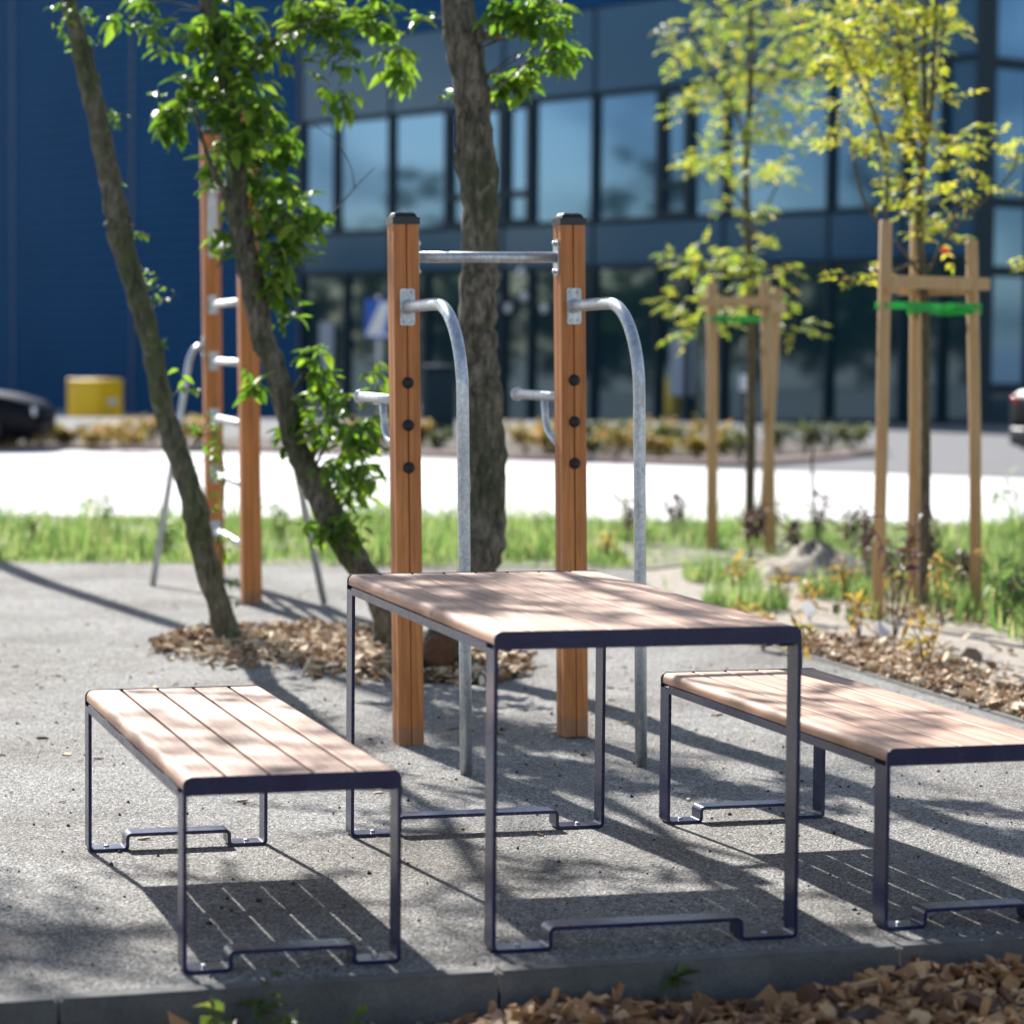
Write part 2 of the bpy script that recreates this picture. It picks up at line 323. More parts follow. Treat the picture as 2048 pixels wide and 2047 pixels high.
def cr_spline(pts, n=6):           # Catmull-Rom through rows of floats
    P = [np.array(p, float) for p in pts]; P = [2 * P[0] - P[1]] + P + [2 * P[-1] - P[-2]]; out = []
    for i in range(1, len(P) - 2):
        for k in range(n):
            t = k / n; a, b, c, d = P[i - 1:i + 3]
            out.append(.5 * (2 * b + (c - a) * t + (2 * a - 5 * b + 4 * c - d) * t * t + (3 * b - 3 * c + d - a) * t ** 3))
    out.append(P[-2]); return out

# ------------------------------------------------------------------ leaves (vectorised)
LEAF_T = np.array([0, .12, .34, .62, .85, 1.]); LEAF_W = np.array([.0, .55, 1., .86, .42, .0])
class Leaves:
    def __init__(s): s.p = []; s.d = []; s.n = []; s.L = []; s.W = []
    def add(s, p, d, n, L, W): s.p.append(p[:]); s.d.append(d[:]); s.n.append(n[:]); s.L.append(L); s.W.append(W)
    def build(s, name, mat, parent=None, curl=.25, fold=.28, full=True):
        p, d, n = (np.array(x, float) for x in (s.p, s.d, s.n)); L = np.array(s.L)[:, None]; W = np.array(s.W)[:, None]
        d /= np.linalg.norm(d, axis=1)[:, None] + 1e-9; x = np.cross(d, n); x /= np.linalg.norm(x, axis=1)[:, None] + 1e-9; n = np.cross(x, d)
        T, Wd = (LEAF_T, LEAF_W) if full else (np.array([0, .4, 1.]), np.array([0.05, 1., .0]))
        k = len(T); m_ = len(p); V = np.zeros((m_, k * 3, 3)); cu = rng.uniform(-.1, curl * 1.6, (m_, 1))
        for i, (t, ww) in enumerate(zip(T, Wd)):
            mid = p + d * (L * t) - n * (L * cu * t * t); e = W * .5 * ww
            V[:, i * 3] = mid - x * e + n * (e * fold * 2); V[:, i * 3 + 1] = mid; V[:, i * 3 + 2] = mid + x * e + n * (e * fold * 2)
        F = []
        for i in range(k - 1):
            F += [(i * 3, i * 3 + 1, i * 3 + 4, i * 3 + 3), (i * 3 + 1, i * 3 + 2, i * 3 + 5, i * 3 + 4)]
        F = np.array(F)[None] + (np.arange(m_) * k * 3)[:, None, None]
        return np_mesh(name, V.reshape(-1, 3), F.reshape(-1, 4), mat, parent, True)
DENS = 1.
def rv():
    while True:
        v = Vector((random.uniform(-1, 1), random.uniform(-1, 1), random.uniform(-1, 1)))
        if .05 < v.length < 1: return v
def sprig(lv, wood, a, b, n, L, wr=.42, droop=.5, r=.0022):
    """a twig from a to b (bowed) with n leaves set alternately along it"""
    a, b = Vector(a), Vector(b); mid = (a + b) / 2 + Vector((0, 0, (b - a).length * .12)) + rv() * (b - a).length * .08
    pts = [a * (1 - t) ** 2 + mid * 2 * t * (1 - t) + b * t * t for t in (0, .25, .5, .75, 1)]
    if wood is not None: wood.tube(pts, [r * 1.3, r * 1.2, r, r * .8, r * .5], 5, False)
    ax = (b - a).normalized(); side = ax.cross(Vector((0, 0, 1))); side = side.normalized() if side.length > .05 else Vector((1, 0, 0))
    for i in range(n):
        t = .12 + .9 * (i + random.random() * .6) / n; t = min(t, 1)
        p = a * (1 - t) ** 2 + mid * 2 * t * (1 - t) + b * t * t
        sg = 1 if i % 2 else -1
        d = ax * .55 + side * sg * random.uniform(.35, 1) + rv() * .35 - Vector((0, 0, droop * random.uniform(.4, 1.5)))
        ln = L * random.uniform(.65, 1.15)
        nn = Vector((0, 0, 1)) + rv() * .75
        lv.add(p, d, nn, ln, ln * wr * random.uniform(.85, 1.15))
def spray(lv, wood, c, rx, rz, n, L, ry, root):
    c = Vector(c)
    for i in range(int(n * DENS / 4)):
        o = rv(); e = c + Vector((o.x * rx, o.y * ry, o.z * rz)) * 1.3
        ax = (Vector((o.x, o.y, o.z * .4 + .1)) + rv() * .7).normalized(); ln = random.uniform(.06, .16); a = e - ax * ln
        sprig(lv, wood, a, e, random.choice((3, 4, 5)), L * random.uniform(.62, 1.2), droop=random.choice((.15, .4, .8)), r=.0016)
        if i % 5 == 0: wood.tube([root, root.lerp(a, .5) + rv() * .03 + Vector((0, 0, .03)), a], [.004, .003, .0018], 5, False)
def blob(lv, wood, c, rx, rz, n, L, root=None, per=9, ry=None, **kw):
    n = int(n * DENS)
    c = Vector(c); ry = ry or rx
    for i in range(max(1, n // per)):
        o = rv(); e = c + Vector((o.x * rx, o.y * ry, o.z * rz)); s0 = root if root is not None else c
        a = s0.lerp(e, random.uniform(.15, .5)) if root is not None else c + (e - c) * .1 + rv() * rx * .3
        if (e - a).length > rx * 1.4: a = e + (a - e).normalized() * rx * 1.4
        sprig(lv, wood, a, e, per, L, **kw)

# ------------------------------------------------------------------ the ground
def sheet(name, poly, z, mat, kind='structure', sub=None, label=None, cat=None):
    mb = MB(); mb.add([(x, y, z) for x, y in poly], [tuple(t) for t in tessellate_polygon([[Vector((x, y, 0)) for x, y in poly]])]); o = mb.build(name, mat); tag(o, kind=kind, label=label, cat=cat); return o
def zfall(y): return -max(0, y - 50) * .042
mb = MB(); xs = [-700, -200, -60, -20, 0, 20, 60, 200, 700]; ys = [-300, -60, -10, 0, 10, 25, 36, 50, 60, 75, 100, 140, 300, 1500]
def tz(x, y):
    if y < 50: return -.16
    return max(-3.5, zfall(y)) - .16 * (60 - min(y, 60)) / 10 - .012
mb.add([(x, y, tz(x, y)) for y in ys for x in xs], [(j * 9 + i, j * 9 + i + 1, j * 9 + 10 + i, j * 9 + 9 + i) for j in range(len(ys) - 1) for i in range(8)])
tag(mb.build('ground', M['terrain']), kind='structure')

K0, K1 = gp(0, 2003), gp(2048, 1874)          # back top edge of the front kerb
kd = (K1 - K0).normalized(); kn = Vector((kd.y, -kd.x, 0))    # towards the camera
KA, KB = K0 - kd * 6, K1 + kd * 6
E1, E2 = gp(1556, 1290), gp(2048, 1440); ed = (E2 - E1).normalized(); EA = E1 - ed * .55; EB = E2 + ed * 8
den = kd.x * ed.y - kd.y * ed.x; tt = ((EA.x - KA.x) * ed.y - (EA.y - KA.y) * ed.x) / den; KE = KA + kd * tt      # where the edging meets the kerb
EB = KE.copy()
GF = 17.75                                     # far edge of the gravel
sheet('gravel_yard', [(KA.x, KA.y), (KE.x, KE.y), (EA.x, EA.y), (.85, 16.4), (.75, GF), (-9, GF + .3), (-9, KA.y)], 0., M['gravel'])
sheet('soil_bed', [(KA.x, KA.y), (KB.x, KB.y), (14, KB.y), (14, 22.6), (-14, 22.6), (-14, KA.y)], -.012, M['sand'])
sheet('planting_bed_soil', [(KA.x, KA.y), (KA.x, -3), (KB.x, -3), (KB.x, KB.y)], -.10, M['earth'])
PV = gp(0, 903)
sheet('paving', [(-60, 22.6), (60, 22.6), (60, 50), (-60, 50)], 0., M['paving'])
for xa, xb, mt, nm in ((-60, 60, 'asphalt_and_shade', 'road_and_paving_shade'),):
    mb = MB(); mb.add([(xa, 50, 0), (xb, 50, 0), (xb, 110, zfall(110)), (xa, 110, zfall(110))], [(0, 1, 2, 3)]); tag(mb.build(nm, M[mt]), kind='structure')  # dark tone also stands in for building shade on the right-hand paving
sheet('road_and_paving_shade', [(-60, 36.6), (60, 36.6), (60, 49.99), (-60, 49.99)], .004, M['asphalt_and_shade'])  # on the right this is pale paving, its shade painted as asphalt grey
asp = [gp(x, y) for x, y in ((1440, 936), (2200, 962), (2500, 905), (1780, 900))]
sheet('road_and_paving_shade', [(p.x, p.y) for p in [gp(1420, 938), gp(1750, 946), gp(2300, 966)]] + [(30, 33), (30, 43), (9, 43), (4.6, 37)], .008, M['asphalt_and_shade'])

# kerbs
def kerb_run(name, a, b, wid, top, bot, mat, seg=1., gap=.006, offs=0.):
    mb = MB(); d = (b - a); L = d.length; d.normalize(); n_ = Vector((d.y, -d.x, 0)); t = offs - seg
    while t < L:
        t0, t1 = max(0, t) + gap / 2, min(L, t + seg) - gap / 2
        if t1 > t0 + .02:
            bm = bmesh.new(); bmesh.ops.create_cube(bm, size=1)
            for v in bm.verts:
                p = a + d * (t0 if v.co.x < 0 else t1) + n_ * (wid if v.co.y < 0 else 0); v.co = Vector((p.x, p.y, top if v.co.z > 0 else bot))
            bmesh.ops.bevel(bm, geom=[e for e in bm.edges if abs(e.verts[0].co.z - top) < 1e-4 and abs(e.verts[1].co.z - top) < 1e-4], offset=.006, segments=2, affect='EDGES'); mb.bm(bm)
        t += seg
    return tag(mb.build(name, mat), kind='structure')
J = gp(975, 1935); off = (Vector((J.x, J.y, 0)) - KA).dot(kd) % 1.0
kerb_run('kerb', KA, KB, .06, .012, -.2, M['kerb'], 1.0, .007, off)
kerb_run('kerb', EA, EB - ed * .1, .045, .008, -.1, M['kerb'], 1.0, .006)
def kerb_path(name, pts, wid, top, mat):
    P = cr_spline([(p.x, p.y) for p in pts], 5); mb = MB(); vs = []
    for i, p in enumerate(P):
        t = np.array(P[min(i + 1, len(P) - 1)]) - np.array(P[max(i - 1, 0)]); t /= np.linalg.norm(t); n_ = np.array([-t[1], t[0]])
        for q, z in ((p, -.05), (p, top), (p + n_ * wid, top), (p + n_ * wid, -.05)): vs.append((q[0], q[1], z))
    mb.add(vs, [(i * 4 + j, i * 4 + j + 1, i * 4 + 5 + j, i * 4 + 4 + j) for i in range(len(P) - 1) for j in range(3)] + [(0, 1, 2, 3)]); return tag(mb.build(name, mat), kind='structure')
bedF = [gp(x, y, 0) for x, y in ((-700, 892), (0, 899), (500, 905), (900, 917), (1250, 928), (1480, 934), (1620, 926), (1760, 912))]
kerb_path('kerb', bedF, .14, .07, M['kerb_red'])
bedB = [gp(x, y, 0) for x, y in ((1780, 900), (1500, 884), (900, 882), (0, 880), (-700, 880))]
sheet('planting_bed', [(p.x, p.y + .1) for p in bedF] + [(p.x, p.y) for p in bedB], .045, M['earth'])
ch = [gp(-300, 972), gp(0, 966), gp(200, 962), gp(340, 958)]
kerb_path('painted_shade_strip', ch, .62, .006, M['shade_strip'])  # dark strip painted onto the paving for a kerb's shadow line
tag(MB().build('shade_strip', M['core']), kind='structure') if False else None

# ------------------------------------------------------------------ wood chip mulch
def chips_obj(name, label, sampler, n, size, zlift, tilt=.6, mat='chip_sunlit'):
    P = np.array([sampler() for _ in range(n)]); L = size * (.3 + 1.35 * rng.random((n, 1)) ** 1.6); W = L * rng.uniform(.12, .7, (n, 1)); T = L * rng.uniform(.06, .2, (n, 1))
    yaw = rng.uniform(0, 2 * np.pi, n); ti = rng.normal(0, tilt, n); tr = rng.normal(0, tilt, n)
    X = np.stack([np.cos(yaw) * np.cos(ti), np.sin(yaw) * np.cos(ti), np.sin(ti)], 1); Yv = np.stack([-np.sin(yaw) * np.cos(tr), np.cos(yaw) * np.cos(tr), np.sin(tr)], 1)
    Z = np.cross(X, Yv); Z /= np.linalg.norm(Z, axis=1)[:, None]; Yv = np.cross(Z, X)
    V = np.zeros((n, 8, 3)); i = 0
    for sx, sy, sz in ((-1, -1, -1), (1, -1, -1), (1, 1, -1), (-1, 1, -1), (-1, -1, 1), (1, -1, 1), (1, 1, 1), (-1, 1, 1)):
        jx = rng.uniform(.55, 1.1, (n, 1)); jy = rng.uniform(.45, 1.1, (n, 1))
        V[:, i] = P + X * (sx * L / 2 * jx) + Yv * (sy * W / 2 * jy) + Z * (sz * T / 2); i += 1
    F = np.array([(0, 3, 2, 1), (4, 5, 6, 7), (0, 1, 5, 4), (1, 2, 6, 5), (2, 3, 7, 6), (3, 0, 4, 7)])[None] + (np.arange(n) * 8)[:, None, None]
    o = np_mesh(name, V.reshape(-1, 3), F.reshape(-1, 4), M[mat]); return tag(o, label, 'wood chips', kind='stuff')
def front_z(x, t):        # heaped towards the right
    return -.108 + .045 * min(1, max(0, (x + .1) / .9)) * min(1, max(0, t / .12)) + .02 * math.sin(x * 7 + t * 9)
def s_front():
    x = random.uniform(-.75, 1.9); t = .03 + random.random() ** .9 * 1.1
    q = K0 + kd * ((x - K0.x) / kd.x) + kn * (.06 + t); return (q.x, q.y, front_z(x, t) + random.random() * .03)
chips_obj('wood_chip_mulch', 'pale brown wood chips heaped in front of the concrete kerb', s_front, 9500, .066, .02, .5, 'chip')
RING = [gp(x * 1.06, y * 1.06) for x, y in ((298, 1222), (330, 1200), (480, 1190), (640, 1188), (760, 1200), (900, 1235), (1005, 1275), (900, 1292), (740, 1282), (600, 1252), (430, 1238))]
def in_poly(x, y, P):
    c = False; j = len(P) - 1
    for i in range(len(P)):
        if (P[i].y > y) != (P[j].y > y) and x < (P[j].x - P[i].x) * (y - P[i].y) / (P[j].y - P[i].y) + P[i].x: c = not c
        j = i
    return c
def s_ring():
    x0, x1 = min(p.x for p in RING), max(p.x for p in RING); y0, y1 = min(p.y for p in RING), max(p.y for p in RING)
    while True:
        x, y = random.uniform(x0, x1), random.uniform(y0, y1)
        k = random.gauss(0, .085)
        if in_poly(x + k, y + k * 2, RING): return (x, y, .004 + random.random() * .045)
chips_obj('wood_chip_mulch', 'thin patch of wood chips around the feet of the three fruit trees', s_ring, 5200, .052, .02, .45)
sheet('tree_pit_soil', [(p.x, p.y) for p in RING], .006, M['earth'])
en = Vector((-ed.y, ed.x, 0));  en = en if en.x > 0 else -en
def s_edge():
    t = random.uniform(-.2, 5.5); wd = .42 + .25 * math.sin(t * 1.3 + 2) * .5 + t * .03
    q = E1 + ed * t + en * (.0 + abs(random.gauss(0, .5)) * wd) ; return (q.x, q.y, .0 + random.random() * .04)
chips_obj('wood_chip_mulch', 'strip of sunlit wood chips along the edging of the gravel by the right bench', s_edge, 7500, .052, .02, .45)
def s_stake():
    r = random.gauss(0, .28); a = random.uniform(0, 6.28); return (2.25 + r * math.cos(a) * 1.3, 15.05 + r * math.sin(a) * 1.5, .004 + random.random() * .03)
chips_obj('wood_chip_mulch', 'small scatter of wood chips around the near staked young tree', s_stake, 500, .05, .02, .4)
def s_stray():
    while True:
        x, y = random.uniform(-2.6, 1.4), random.uniform(7.5, 16.5); d = abs(y - 12.6) / 3.2
        if random.random() < math.exp(-d * d): return (x, y, .004)
chips_obj('stray_chips', 'stray wood chips and bits of bark scattered on the gravel around the trees', s_stray, 420, .03, .0, .12)
# loose dark crumbs and pebbles on the gravel
def s_peb():
    while True:
        x, y = random.uniform(-2.2, 2.), random.uniform(6., 12.5)
        if y > K0.y + (x - K0.x) * kd.y / kd.x + .05: return (x, y, .002)
n = 900; P = np.array([s_peb() for _ in range(n)]); S = rng.uniform(.002, .0075, (n, 1)) * (rng.random((n, 1)) ** 2 + .35); dirs = np.array([(1, 0, 0), (0, 1, 0), (-1, 0, 0), (0, -1, 0), (0, 0, 1), (0, 0, -1)], float)
V = P[:, None] + dirs[None] * S[:, None] * rng.uniform(.6, 1.3, (n, 6, 1)); F = np.array([(0, 1, 4), (1, 2, 4), (2, 3, 4), (3, 0, 4), (1, 0, 5), (2, 1, 5), (3, 2, 5), (0, 3, 5)])[None] + (np.arange(n) * 6)[:, None, None]
tag(np_mesh('loose_crumbs', V.reshape(-1, 3), F.reshape(-1, 3), M['earth'], smooth=True), 'dark crumbs of soil and bark scattered over the grey gravel', 'crumbs', kind='stuff')

# ------------------------------------------------------------------ table and benches
def slat_furniture(kind, label, cat, org, yaw, Wd, Ln, H, nsl, gap, group=None, bar_h=.05, foot=.13):
    t = thing(kind, label, cat, (org[0], org[1], 0), yaw, group)
    th, pw = .032, (Wd - .006 - gap * (nsl - 1)) / nsl
    mb = MB()
    for i in range(nsl):
        x0 = .003 + i * (pw + gap); x1 = x0 + pw; prof = [(x0 + .003, H - th), (x1 - .003, H - th)]
        for xc, sg, rr in ((x1, -1, .019 if i == nsl - 1 else .0035), (x0, 1, .019 if i == 0 else .0035)):
            arc = [(xc + sg * rr * (1 - math.cos(R(q))), H - rr + rr * math.sin(R(q))) for q in (0, 15, 30, 45, 60, 75, 90)]
            prof += ([(xc, H - th + .003)] + arc) if sg < 0 else (arc[::-1] + [(xc, H - th + .003)])
        mb.prism(prof, .007, Ln - .007, lambda p: (p[0], p[2], p[1]))
    mb.build('tabletop' if 'table' in kind else 'seat', M['plank'], t)
    for y0 in (0., Ln):
        s = 1 if y0 == 0 else -1
        ya, yb = (y0, y0 + .006) if s > 0 else (y0 - .006, y0)
        ph = .043; top = H + .0015; pol = fillet([(Wd / 2, top - ph), (0, top - ph), (0, top), (Wd, top), (Wd, top - ph), (Wd / 2, top - ph)], .004, 3)
        pol = [(Wd / 2, top - ph)] + [(0., top - ph)] + [tuple(p) for p in fillet([(0, top - ph), (0, top), (Wd, top), (Wd, top - ph)], .02, 6)[1:-1]] + [(Wd, top - ph)]
        f = MB(); f.prism(pol, ya, yb, lambda p: (p[0], p[2], p[1])); f.build('end_plate', M['coat'], t)
        b = .072; ts = .0095; e = ts / 2; z0 = top - ph
        path = fillet([(e, z0), (e, e), (foot, e), (foot, bar_h - e), (Wd - foot, bar_h - e), (Wd - foot, e), (Wd - e, e), (Wd - e, z0)], .011, 5)
        f = MB(); f.strap([tuple(p) for p in path], ts, ya if s > 0 else yb - b, ya + b if s > 0 else yb)
        lf = f.build('leg_frame', M['coat'], t)
        for x in (foot * .5, Wd - foot * .5):
            g = MB().lathe([(.0085, 0), (.0085, .002), (.006, .005), (.002, .0055)], 8, (x, (ya + b / 2) if s > 0 else yb - b / 2, ts - .0003)).build('floor_bolt', M['galv'], lf)
        for x0, x1 in ((.012, .062), (Wd - .012, Wd - .062)):
            yy = ya + .075 if s > 0 else yb - .075
            br = MB(); br.add([(x0, yy, H - th - .001), (x1, yy, H - th - .001), (x1, yy, H - th - .022), (x0 + (x1 - x0) * .75, yy, H - th - .022), (x0, yy + .05 * s, H - th - .001), (x1, yy + .05 * s, H - th - .001), (x1, yy + .05 * s, H - th - .022), (x0 + (x1 - x0) * .75, yy + .05 * s, H - th - .022)],
                   [(0, 1, 2, 3), (4, 5, 6, 7), (0, 1, 5, 4), (1, 2, 6, 5), (2, 3, 7, 6), (3, 0, 4, 7)])
            br.build('bracket', M['coat'], t)
    for x0, x1 in ((0., .03), (Wd - .03, Wd)):
        MB().box(x0, x1, .0725, Ln - .0725, H - th - .023, H - th - .0005).build('side_rail', M['coat'], t)
    for k in range(1, 4):
        y = Ln * k / 4; MB().box(.031, Wd - .031, y - .02, y + .02, H - th - .02, H - th - .0007).build('cross_rail', M['coat'], t)
    return t
slat_furniture('picnic_table', 'tall wooden slat table with a navy steel frame standing between the two benches', 'table', (-.0389, 6.5449), .269, .7694, 1.6554, .7614, 8, .0062, foot=.145, bar_h=.058)
slat_furniture('bench', 'low slatted bench wholly in view, its pale planks bleached by the sun', 'bench', (-.7391, 6.2993), .2856, .5102, 1.6377, .45, 5, .008, 'slatted benches beside the table', foot=.11, bar_h=.05)
slat_furniture('bench', 'low slatted bench cut off by the picture edge, in front of the wood chip strip', 'bench', (.9257, 6.8398), .2936, .5102, 1.6377, .45, 5, .008, 'slatted benches beside the table', foot=.11, bar_h=.05)

# ------------------------------------------------------------------ wooden posts with steel fittings
def post_mesh(w, h, groove=.006):
    hw = w / 2; g = groove / 2; d = .007; c = .004
    poly = []
    for k in range(4):
        a = k * math.pi / 2; ca, sa = math.cos(a), math.sin(a)
        for x, y in ((-hw + c, -hw), (-g, -hw), (-g * .4, -hw + d), (g * .4, -hw + d), (g, -hw), (hw - c, -hw), (hw, -hw + c)):
            poly.append((x * ca - y * sa, x * sa + y * ca))
    return MB().prism(poly, 0, h)
def cap_mesh(w, h):
    hw = w / 2 + .003; bm = bmesh.new(); prof = [(hw, -.012), (hw, .012), (hw, .013), (hw - .008, .014), (hw - .009, .018), (hw - .014, .026), (hw - .022, .031), (hw - .03, .0325)]
    mb = MB(); vs = []
    for r, z in prof:
        for sx, sy in ((-1, -1), (1, -1), (1, 1), (-1, 1)): vs.append((sx * r, sy * r, h + z))
    k = len(prof); mb.add(vs, [(i * 4 + j, i * 4 + (j + 1) % 4, i * 4 + 4 + (j + 1) % 4, i * 4 + 4 + j) for i in range(k - 1) for j in range(4)] + [tuple((k - 1) * 4 + j for j in range(4)), (3, 2, 1, 0)])
    bm.free(); return mb
def plate(mb, c, ux, nn, w, h, th=.006, bolts=True):      # rounded plate, centre c on the surface, ux across, nn outward
    c, ux, nn = Vector(c), Vector(ux).normalized(), Vector(nn).normalized(); uz = Vector((0, 0, 1))
    pol = []
    for sx, sy, a0 in ((1, 1, 0), (-1, 1, 90), (-1, -1, 180), (1, -1, 270)):
        for k in range(5):
            a = R(a0 + k * 22.5); pol.append((sx * (w / 2 - .01) + .01 * math.cos(a), sy * (h / 2 - .01) + .01 * math.sin(a)))
    mb.prism(pol, 0, th, lambda p: c + ux * p[0] + uz * p[1] + nn * p[2])
    if bolts:
        for sx in (-1, 1):
            for sy in (-1, 1):
                mb.lathe([(.0055, 0), (.0055, .002), (.003, .004)], 8, c + ux * sx * (w / 2 - .013) + uz * sy * (h / 2 - .014) + nn * (th - .0003), nn)
PW = .093
pyaw = .30
pu, pvv = Vector((math.cos(pyaw), math.sin(pyaw), 0)), Vector((-math.sin(pyaw), math.cos(pyaw), 0))
PL = gp(823.5, 1490) + pvv * PW / 2; PR = gp(1153, 1475.5) + pvv * PW / 2
ang = math.atan2((PR - PL).y, (PR - PL).x); mid = (PL + PR) / 2
st = thing('pull_up_station', 'pull-up frame of two brown wooden posts joined by a galvanised bar', 'exercise frame', (mid.x, mid.y, 0), pyaw)
inv = Matrix.Rotation(-pyaw, 3, 'Z')
def loc(p): return inv @ (Vector(p) - mid)
PH = 1.866; st.rotation_euler = (0, -.0172, pyaw)
for P in (PL, PR):
    l = loc(P); l.z = 0
    o = post_mesh(PW, PH).build('post', M['post'], st, l)
    cap_mesh(PW, PH).build('post_cap', M['black'], o)
    for z in (1.296, 1.146, .996):
        MB().lathe([(.0205, 0), (.0205, .003), (.019, .010), (.014, .016), (.007, .0195), (.001, .0205)], 18, (0, -PW / 2 - .0002, z), (0, -1, 0)).build('bolt_cap', M['rubber'], o)
    # bent tube in front of the post
    zt = 1.563; F = .69; pts = fillet([(0, zt), (F, zt), (F, 0)], .30, 12)
    tb = MB(); tb.tube([(l.x, l.y - PW / 2 - .005 - p.x, p.y + .006 * min(1, p.x / .3) if p.y > .01 else 0.) for p in pts[:1] + [pts[0].lerp(pts[1], k) for k in (.35, .7)] + pts[1:-1] + [pts[-2].lerp(pts[-1], k) for k in (.33, .66, 1)]], .0208, 20)
    to = tb.build('bent_tube', M['galv'], st)
    pm = MB(); plate(pm, (l.x, l.y - PW / 2, zt), (1, 0, 0), (0, -1, 0), .055, .13); pm.lathe([(.0265, 0), (.0265, .002), (.022, .006)], 16, (l.x, l.y - PW / 2 - .005, zt), (0, -1, 0)); pm.build('mounting_plate', M['galv'], to)
    # handle behind the post
    zh = 1.232; hb = MB(); hb.tube([(l.x, l.y + PW / 2, zh), (l.x, l.y + PW / 2 + .60, zh)], .018, 16)
    ho = hb.build('handle', M['galv'], st)
    MB().lathe([(.018, -.012), (.025, -.008), (.027, 0), (.025, .008), (.018, .014), (.004, .017)], 18, (l.x, l.y + PW / 2 + .60, zh), (0, 1, 0)).build('end_cap', M['galv'], ho)
    bp = fillet([(.26, zh - .012), (.24, zh - .13), (.0, zh - .2)], .16, 8); MB().tube([(l.x, l.y + PW / 2 + p.x, p.y) for p in bp], .0135, 12).build('brace', M['galv'], ho)
    pm = MB(); plate(pm, (l.x, l.y + PW / 2, zh), (1, 0, 0), (0, 1, 0), .055, .13); pm.build('mounting_plate', M['galv'], ho)
la, lb = loc(PL), loc(PR); bd = (lb - la).normalized(); zb = 1.739
bo = MB().tube([la + bd * PW / 2 + Vector((0, 0, zb)), lb - bd * PW / 2 + Vector((0, 0, zb))], .0195, 20).build('pull_up_bar', M['galv'], st)
for p, s in ((la, 1), (lb, -1)):
    pm = MB(); c = Vector((p.x + s * PW / 2, p.y + (.0), zb)); plate(pm, c, (0, 1, 0), (s, 0, 0), .055, .13)
    for sy in (-1, 1): pm.lathe([(.009, 0), (.009, .008), (.005, .012)], 6, c + Vector((s * .006, 0, sy * .05)), (s, 0, 0))
    pm.build('mounting_plate', M['galv'], bo)

# ladder
LR = gp(505, 1208); lyaw = .235; lu, lv_ = Vector((math.cos(lyaw), math.sin(lyaw), 0)), Vector((-math.sin(lyaw), math.cos(lyaw), 0)); LR += lv_ * PW / 2
d0 = Vector(((405 - 1024) * 1.0, 0, 0)); LLY = LR.y + 1.62
LL = Vector((at(430, 1000, LLY).x, LLY, 0)); lm = (LR + LL) / 2
ld = thing('climbing_ladder', 'tall climbing ladder of two brown posts with steel rungs, behind the leaning tree', 'exercise frame', (lm.x, lm.y, 0), lyaw)
ld.rotation_euler = (0, -.013, lyaw)
inv2 = Matrix.Rotation(-lyaw, 3, 'Z'); lo2 = lambda p: inv2 @ (Vector(p) - lm)
LH = 2.66; a2, b2 = lo2(LL), lo2(LR)
for P in (a2, b2):
    o = post_mesh(PW + .012, LH).build('post', M['post'], ld, (P.x, P.y, 0)); cap_mesh(PW + .012, LH).build('post_cap', M['black'], o)
rd = (b2 - a2).normalized()
for k in range(7):
    z = .294 + .3365 * k
    ro = MB().tube([a2 + rd * .05 + Vector((0, 0, z)), b2 - rd * .05 + Vector((0, 0, z))], .0195, 14).build('rung', M['galv'], ld)
    for q_, s_ in ((a2, -1), (b2, 1)):
        pm = MB(); plate(pm, q_ + Vector((0, s_ * .0525, z)), (1, 0, 0), (0, s_, 0), .06, .11); pm.build('mounting_plate', M['galv'], ro)
pm = MB(); pm.box(a2.x - .03, a2.x + .03, a2.y - .06, a2.y - .0535, 1.93, 2.55); pm.build('steel_strip', M['galv'], ld)
for P, s, bpx in ((a2, -1, (305, 1171)), (b2, 1, (649, 1209))):
    bse = lo2(gp(*bpx)); top = Vector((P.x + s * .055, P.y, 1.385)); el = top + Vector((s * .06, 0, -.0)); el = top + (bse - top) * .06 + Vector((s * .05, 0, .06))
    pts = [top, top + Vector((s * .03, 0, .004)), top + Vector((s * .06, 0, -.02)), top + Vector((s * .085, 0, -.08)), bse]
    so_ = MB().tube(pts, .0195, 14).build('support_leg', M['galv'], ld)
    pm = MB(); plate(pm, (P.x + s * .0525, P.y, 1.385), (0, 1, 0), (s, 0, 0), .06, .13); pm.build('mounting_plate', M['galv'], so_)

# ------------------------------------------------------------------ the three fruit trees
def trunk_from(rows, Y0, Yslope=0., n=14, jit=.05, extra=()):
    """rows: (px, py, width px) from the root upwards; a real trunk at the depth where its foot stands"""
    out = []
    for px, py, wd in rows:
        p = at(px, py, Y0); out.append((p.x, p.y, p.z, wd / FPX * Y0 / 2))
    out = [tuple(r) for r in out] + list(extra)
    S = cr_spline(out, 5); return S
T1 = [(460, 1290, 58), (458, 1278, 48), (433, 1194, 47), (402, 1085, 52), (384, 994, 48), (355, 904, 45), (326, 813, 43), (305, 700, 42), (284, 620, 44), (261, 544, 45), (239, 462, 52), (236, 435, 46), (217, 344, 43), (198, 254, 41), (178, 163, 40), (156, 72, 35), (136, 0, 31)]
T2 = [(772, 1306, 52), (770, 1250, 44), (752, 1186, 50), (712, 1121, 56), (670, 1049, 60), (634, 976, 55), (605, 922, 49), (584, 868, 46), (567, 795, 45), (547, 725, 46), (527, 680, 46), (507, 580, 47), (484, 471, 46), (472, 400, 45), (474, 326, 40), (458, 200, 36), (438, 72, 34), (417, 0, 33)]
T3 = [(880, 1345, 96), (880, 1318, 80), (890, 1270, 74), (918, 1212, 74), (953, 1150, 75), (970, 1085, 75), (975, 976, 76), (970, 867, 76), (963, 759, 75), (957, 687, 74), (954, 616, 76), (960, 526, 73), (961, 435, 74), (953, 326, 73), (946, 217, 73), (932, 109, 71), (915, 0, 66)]
Y1, Y2, Y3 = 13.1, 12.85, 12.1
